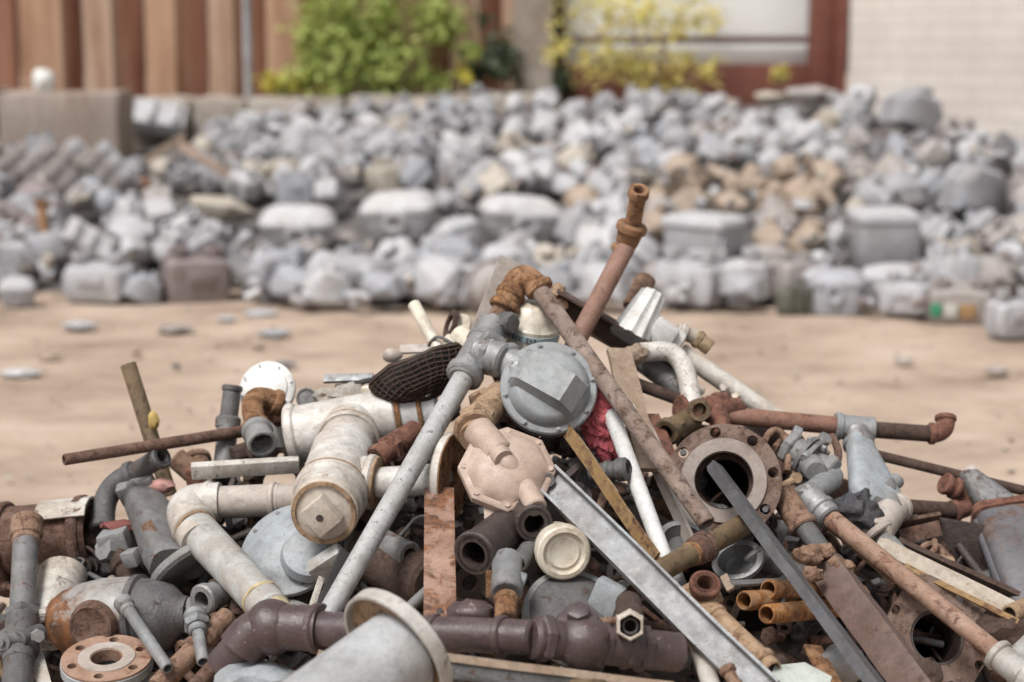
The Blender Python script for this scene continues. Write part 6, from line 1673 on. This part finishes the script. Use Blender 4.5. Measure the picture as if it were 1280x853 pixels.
# ---- bushes
def leafmat(name, cols):
    m = bpy.data.materials.new(name); m.use_nodes = True
    nt = m.node_tree; N, L = nt.nodes, nt.links; bs = N['Principled BSDF']
    g_ = N.new('ShaderNodeNewGeometry'); r = N.new('ShaderNodeValToRGB'); e = r.color_ramp.elements
    e[0].color = lin(cols[0]); e[1].color = lin(cols[-1])
    for i, c in enumerate(cols[1:-1]):
        x = e.new((i + 1) / (len(cols) - 1)); x.color = lin(c)
    L.new(g_.outputs['Random Per Island'], r.inputs[0]); L.new(r.outputs[0], bs.inputs['Base Color'])
    bs.inputs['Roughness'].default_value = .55
    tr = N.new('ShaderNodeBsdfTranslucent'); L.new(r.outputs[0], tr.inputs[0])
    ms = N.new('ShaderNodeMixShader'); ms.inputs[0].default_value = .42
    L.new(bs.outputs[0], ms.inputs[1]); L.new(tr.outputs[0], ms.inputs[2]); L.new(ms.outputs[0], N['Material Output'].inputs[0])
    M[name] = m
leafmat('green leaf', [(116, 134, 62), (160, 176, 92), (192, 200, 116), (136, 154, 76)])
leafmat('yellow leaf', [(196, 184, 98), (224, 210, 130), (232, 220, 146), (178, 178, 98)])
leafmat('dark leaf', [(52, 64, 48), (70, 84, 62), (84, 96, 66)])
leafmat('lime leaf', [(170, 164, 70), (196, 184, 80)])
def leaf(bm, p, n, s, rng):
    u = n.orthogonal().normalized(); q = rng.uniform(0, 6.28)
    v = n.cross(u); a_ = u * math.cos(q) + v * math.sin(q); b_ = n.cross(a_)
    vs = [bm.verts.new(p + a_ * x * s + b_ * y * s + n * z * s) for x, y, z in ((-1, 0, 0), (-.3, .42, .12), (.45, .36, .1), (1, 0, -.12), (.45, -.36, .1), (-.3, -.42, .12))]
    bm.faces.new(vs)
def bush(name, clumps, mn, lb, n, ls, base, seed, d, trunk='weathered wood'):
    rng = random.Random(seed)
    t = T(name, lb, 'bush', base)
    m = MB()
    for (x, y, rpx, dens) in clumps:
        c = at(x, y, d + rng.uniform(-.12, .12)); R = rpx * d / F
        subs = [c + Vector((rng.gauss(0, .55), rng.gauss(0, .5), rng.gauss(0, .55))) * R for _ in range(7)]
        for q in range(int(n * dens)):
            v = Vector((rng.gauss(0, 1), rng.gauss(0, .8), rng.gauss(0, 1)))
            sub_ = subs[q % len(subs)]
            v = v.normalized() * R * .68 * abs(rng.gauss(0, .95)) ** .85
            p = sub_ + v
            leaf(m.bm, p, (v.normalized() + Vector((0, -.3, .7)) + Vector((rng.uniform(-.6, .6), rng.uniform(-.6, .6), rng.uniform(-.6, .6)))).normalized(), ls * rng.uniform(.7, 1.3), rng)
    bm = m.bm
    loc = t.location
    for v in bm.verts: v.co -= loc
    me = bpy.data.meshes.new('foliage'); bm.to_mesh(me); bm.free(); me.materials.append(M[mn])
    o = bpy.data.objects.new('foliage', me); COL.objects.link(o); o.parent = t
    m = MB()
    for (x, y, rpx, dens) in clumps[::2]:
        c = at(x, y, d)
        mid = base.lerp(c, .5) + Vector((rng.uniform(-.06, .06), 0, .05))
        m.sweep([base, mid, c], .014, seg=7, world=True, taper=.35)
    m.obj('stem', M[trunk], t)
GB = [(420, 20, 34, 1), (455, 10, 40, 1), (500, 25, 40, 1), (540, 20, 30, .8), (400, 60, 30, .9), (430, 55, 34, 1), (470, 60, 38, 1), (510, 85, 26, .8), (400, 100, 26, .9), (440, 98, 32, 1), (475, 105, 22, .6), (520, 108, 22, .7), (560, 35, 20, .5), (588, 60, 12, .25), (380, 40, 14, .3), (440, -40, 60, 1.3), (510, -40, 56, 1.2), (460, -100, 60, 1)]
bush('green_bush', GB, 'green leaf', 'bright green leafy bush in front of the sheet pile wall', 300, .032, at(460, 150, 12.2), 3, 12.2)
YB = [(730, 15, 30, .5), (700, 65, 16, .3), (770, 20, 34, .7), (815, 25, 34, .8), (850, 15, 26, .6), (780, 62, 28, .6), (830, 70, 28, .7), (740, 75, 22, .5), (800, 98, 26, .8), (850, 90, 20, .5), (886, 84, 13, .3), (885, 25, 16, .3), (770, -40, 50, .8), (840, -40, 50, .8)]
bush('yellow_bush', YB, 'yellow leaf', 'yellowing loose bush in front of the white gate panels', 190, .03, at(810, 150, 12.2), 5, 12.2)
bush('dark_shrub', [(612, 78, 26, .8), (640, 70, 20, .5), (590, 95, 16, .4), (700, 98, 12, .4)], 'dark leaf', 'dusky dark green shrub between the green bush and the concrete column', 240, .04, at(620, 140, 12.35), 8, 12.35)
bush('lime_sprig', [(345, 107, 14, .5), (365, 105, 12, .4)], 'lime leaf', 'small lime yellow sprig low at the left foot of the green bush', 200, .035, at(352, 130, 12.15), 9, 12.15)
bush('lime_sprout', [(585, 98, 10, .2), (575, 92, 7, .15)], 'lime leaf', 'lime yellow sprout low at the right foot of the green bush', 200, .035, at(582, 130, 12.1), 12, 12.1)
bush('weed_tuft', [(980, 90, 7, .2), (973, 96, 6, .15)], 'yellow leaf', 'small yellow weed tuft before the red beam near the red post', 200, .035, at(978, 120, 12.2), 14, 12.2)
# =================================================================== camera, light, output
cam = bpy.data.cameras.new('camera'); co = bpy.data.objects.new('camera', cam); COL.objects.link(co)
co.location = CAM; co.rotation_euler = (PI / 2 - PITCH, 0, 0)
cam.sensor_width = 36; cam.lens = 36 * F / 1280
cam.clip_end = 500; cam.clip_start = .05
cam.dof.use_dof = True; cam.dof.focus_distance = 3.08; cam.dof.aperture_fstop = 2.4
scene.camera = co
w = bpy.data.worlds.new('World'); scene.world = w; w.use_nodes = True
nt = w.node_tree; N, L = nt.nodes, nt.links
sky = N.new('ShaderNodeTexSky'); sky.sky_type = 'NISHITA'; sky.sun_disc = False
SE = 60                  # elevation; azimuth behind and to the left of the camera
sky.sun_elevation = math.radians(SE); sky.sun_rotation = math.radians(180 + 40)
sky.air_density = 1.0; sky.dust_density = 4.0; sky.ozone_density = .4
hs = N.new('ShaderNodeHueSaturation'); hs.inputs['Saturation'].default_value = .12
L.new(sky.outputs[0], hs.inputs['Color']); L.new(hs.outputs[0], N['Background'].inputs[0])
N['Background'].inputs[1].default_value = .10
sun = bpy.data.lights.new('sun', 'SUN'); so = bpy.data.objects.new('sun', sun); COL.objects.link(so)
sun.energy = 2.6; sun.angle = math.radians(20); sun.color = (1, .965, .92)
az = math.radians(180 + 40)     # compass direction of the sun: 0 = +Y, clockwise
sd = Vector((math.sin(az) * math.cos(math.radians(SE)), math.cos(az) * math.cos(math.radians(SE)), math.sin(math.radians(SE))))
so.rotation_euler = sd.to_track_quat('Z', 'Y').to_euler()
scene.view_settings.view_transform = 'Standard'
scene.view_settings.look = 'None'
scene.view_settings.gamma = 1
scene.view_settings.exposure = .53
scene.render.resolution_x, scene.render.resolution_y = 1024, 682
scene.cycles.use_denoising = True
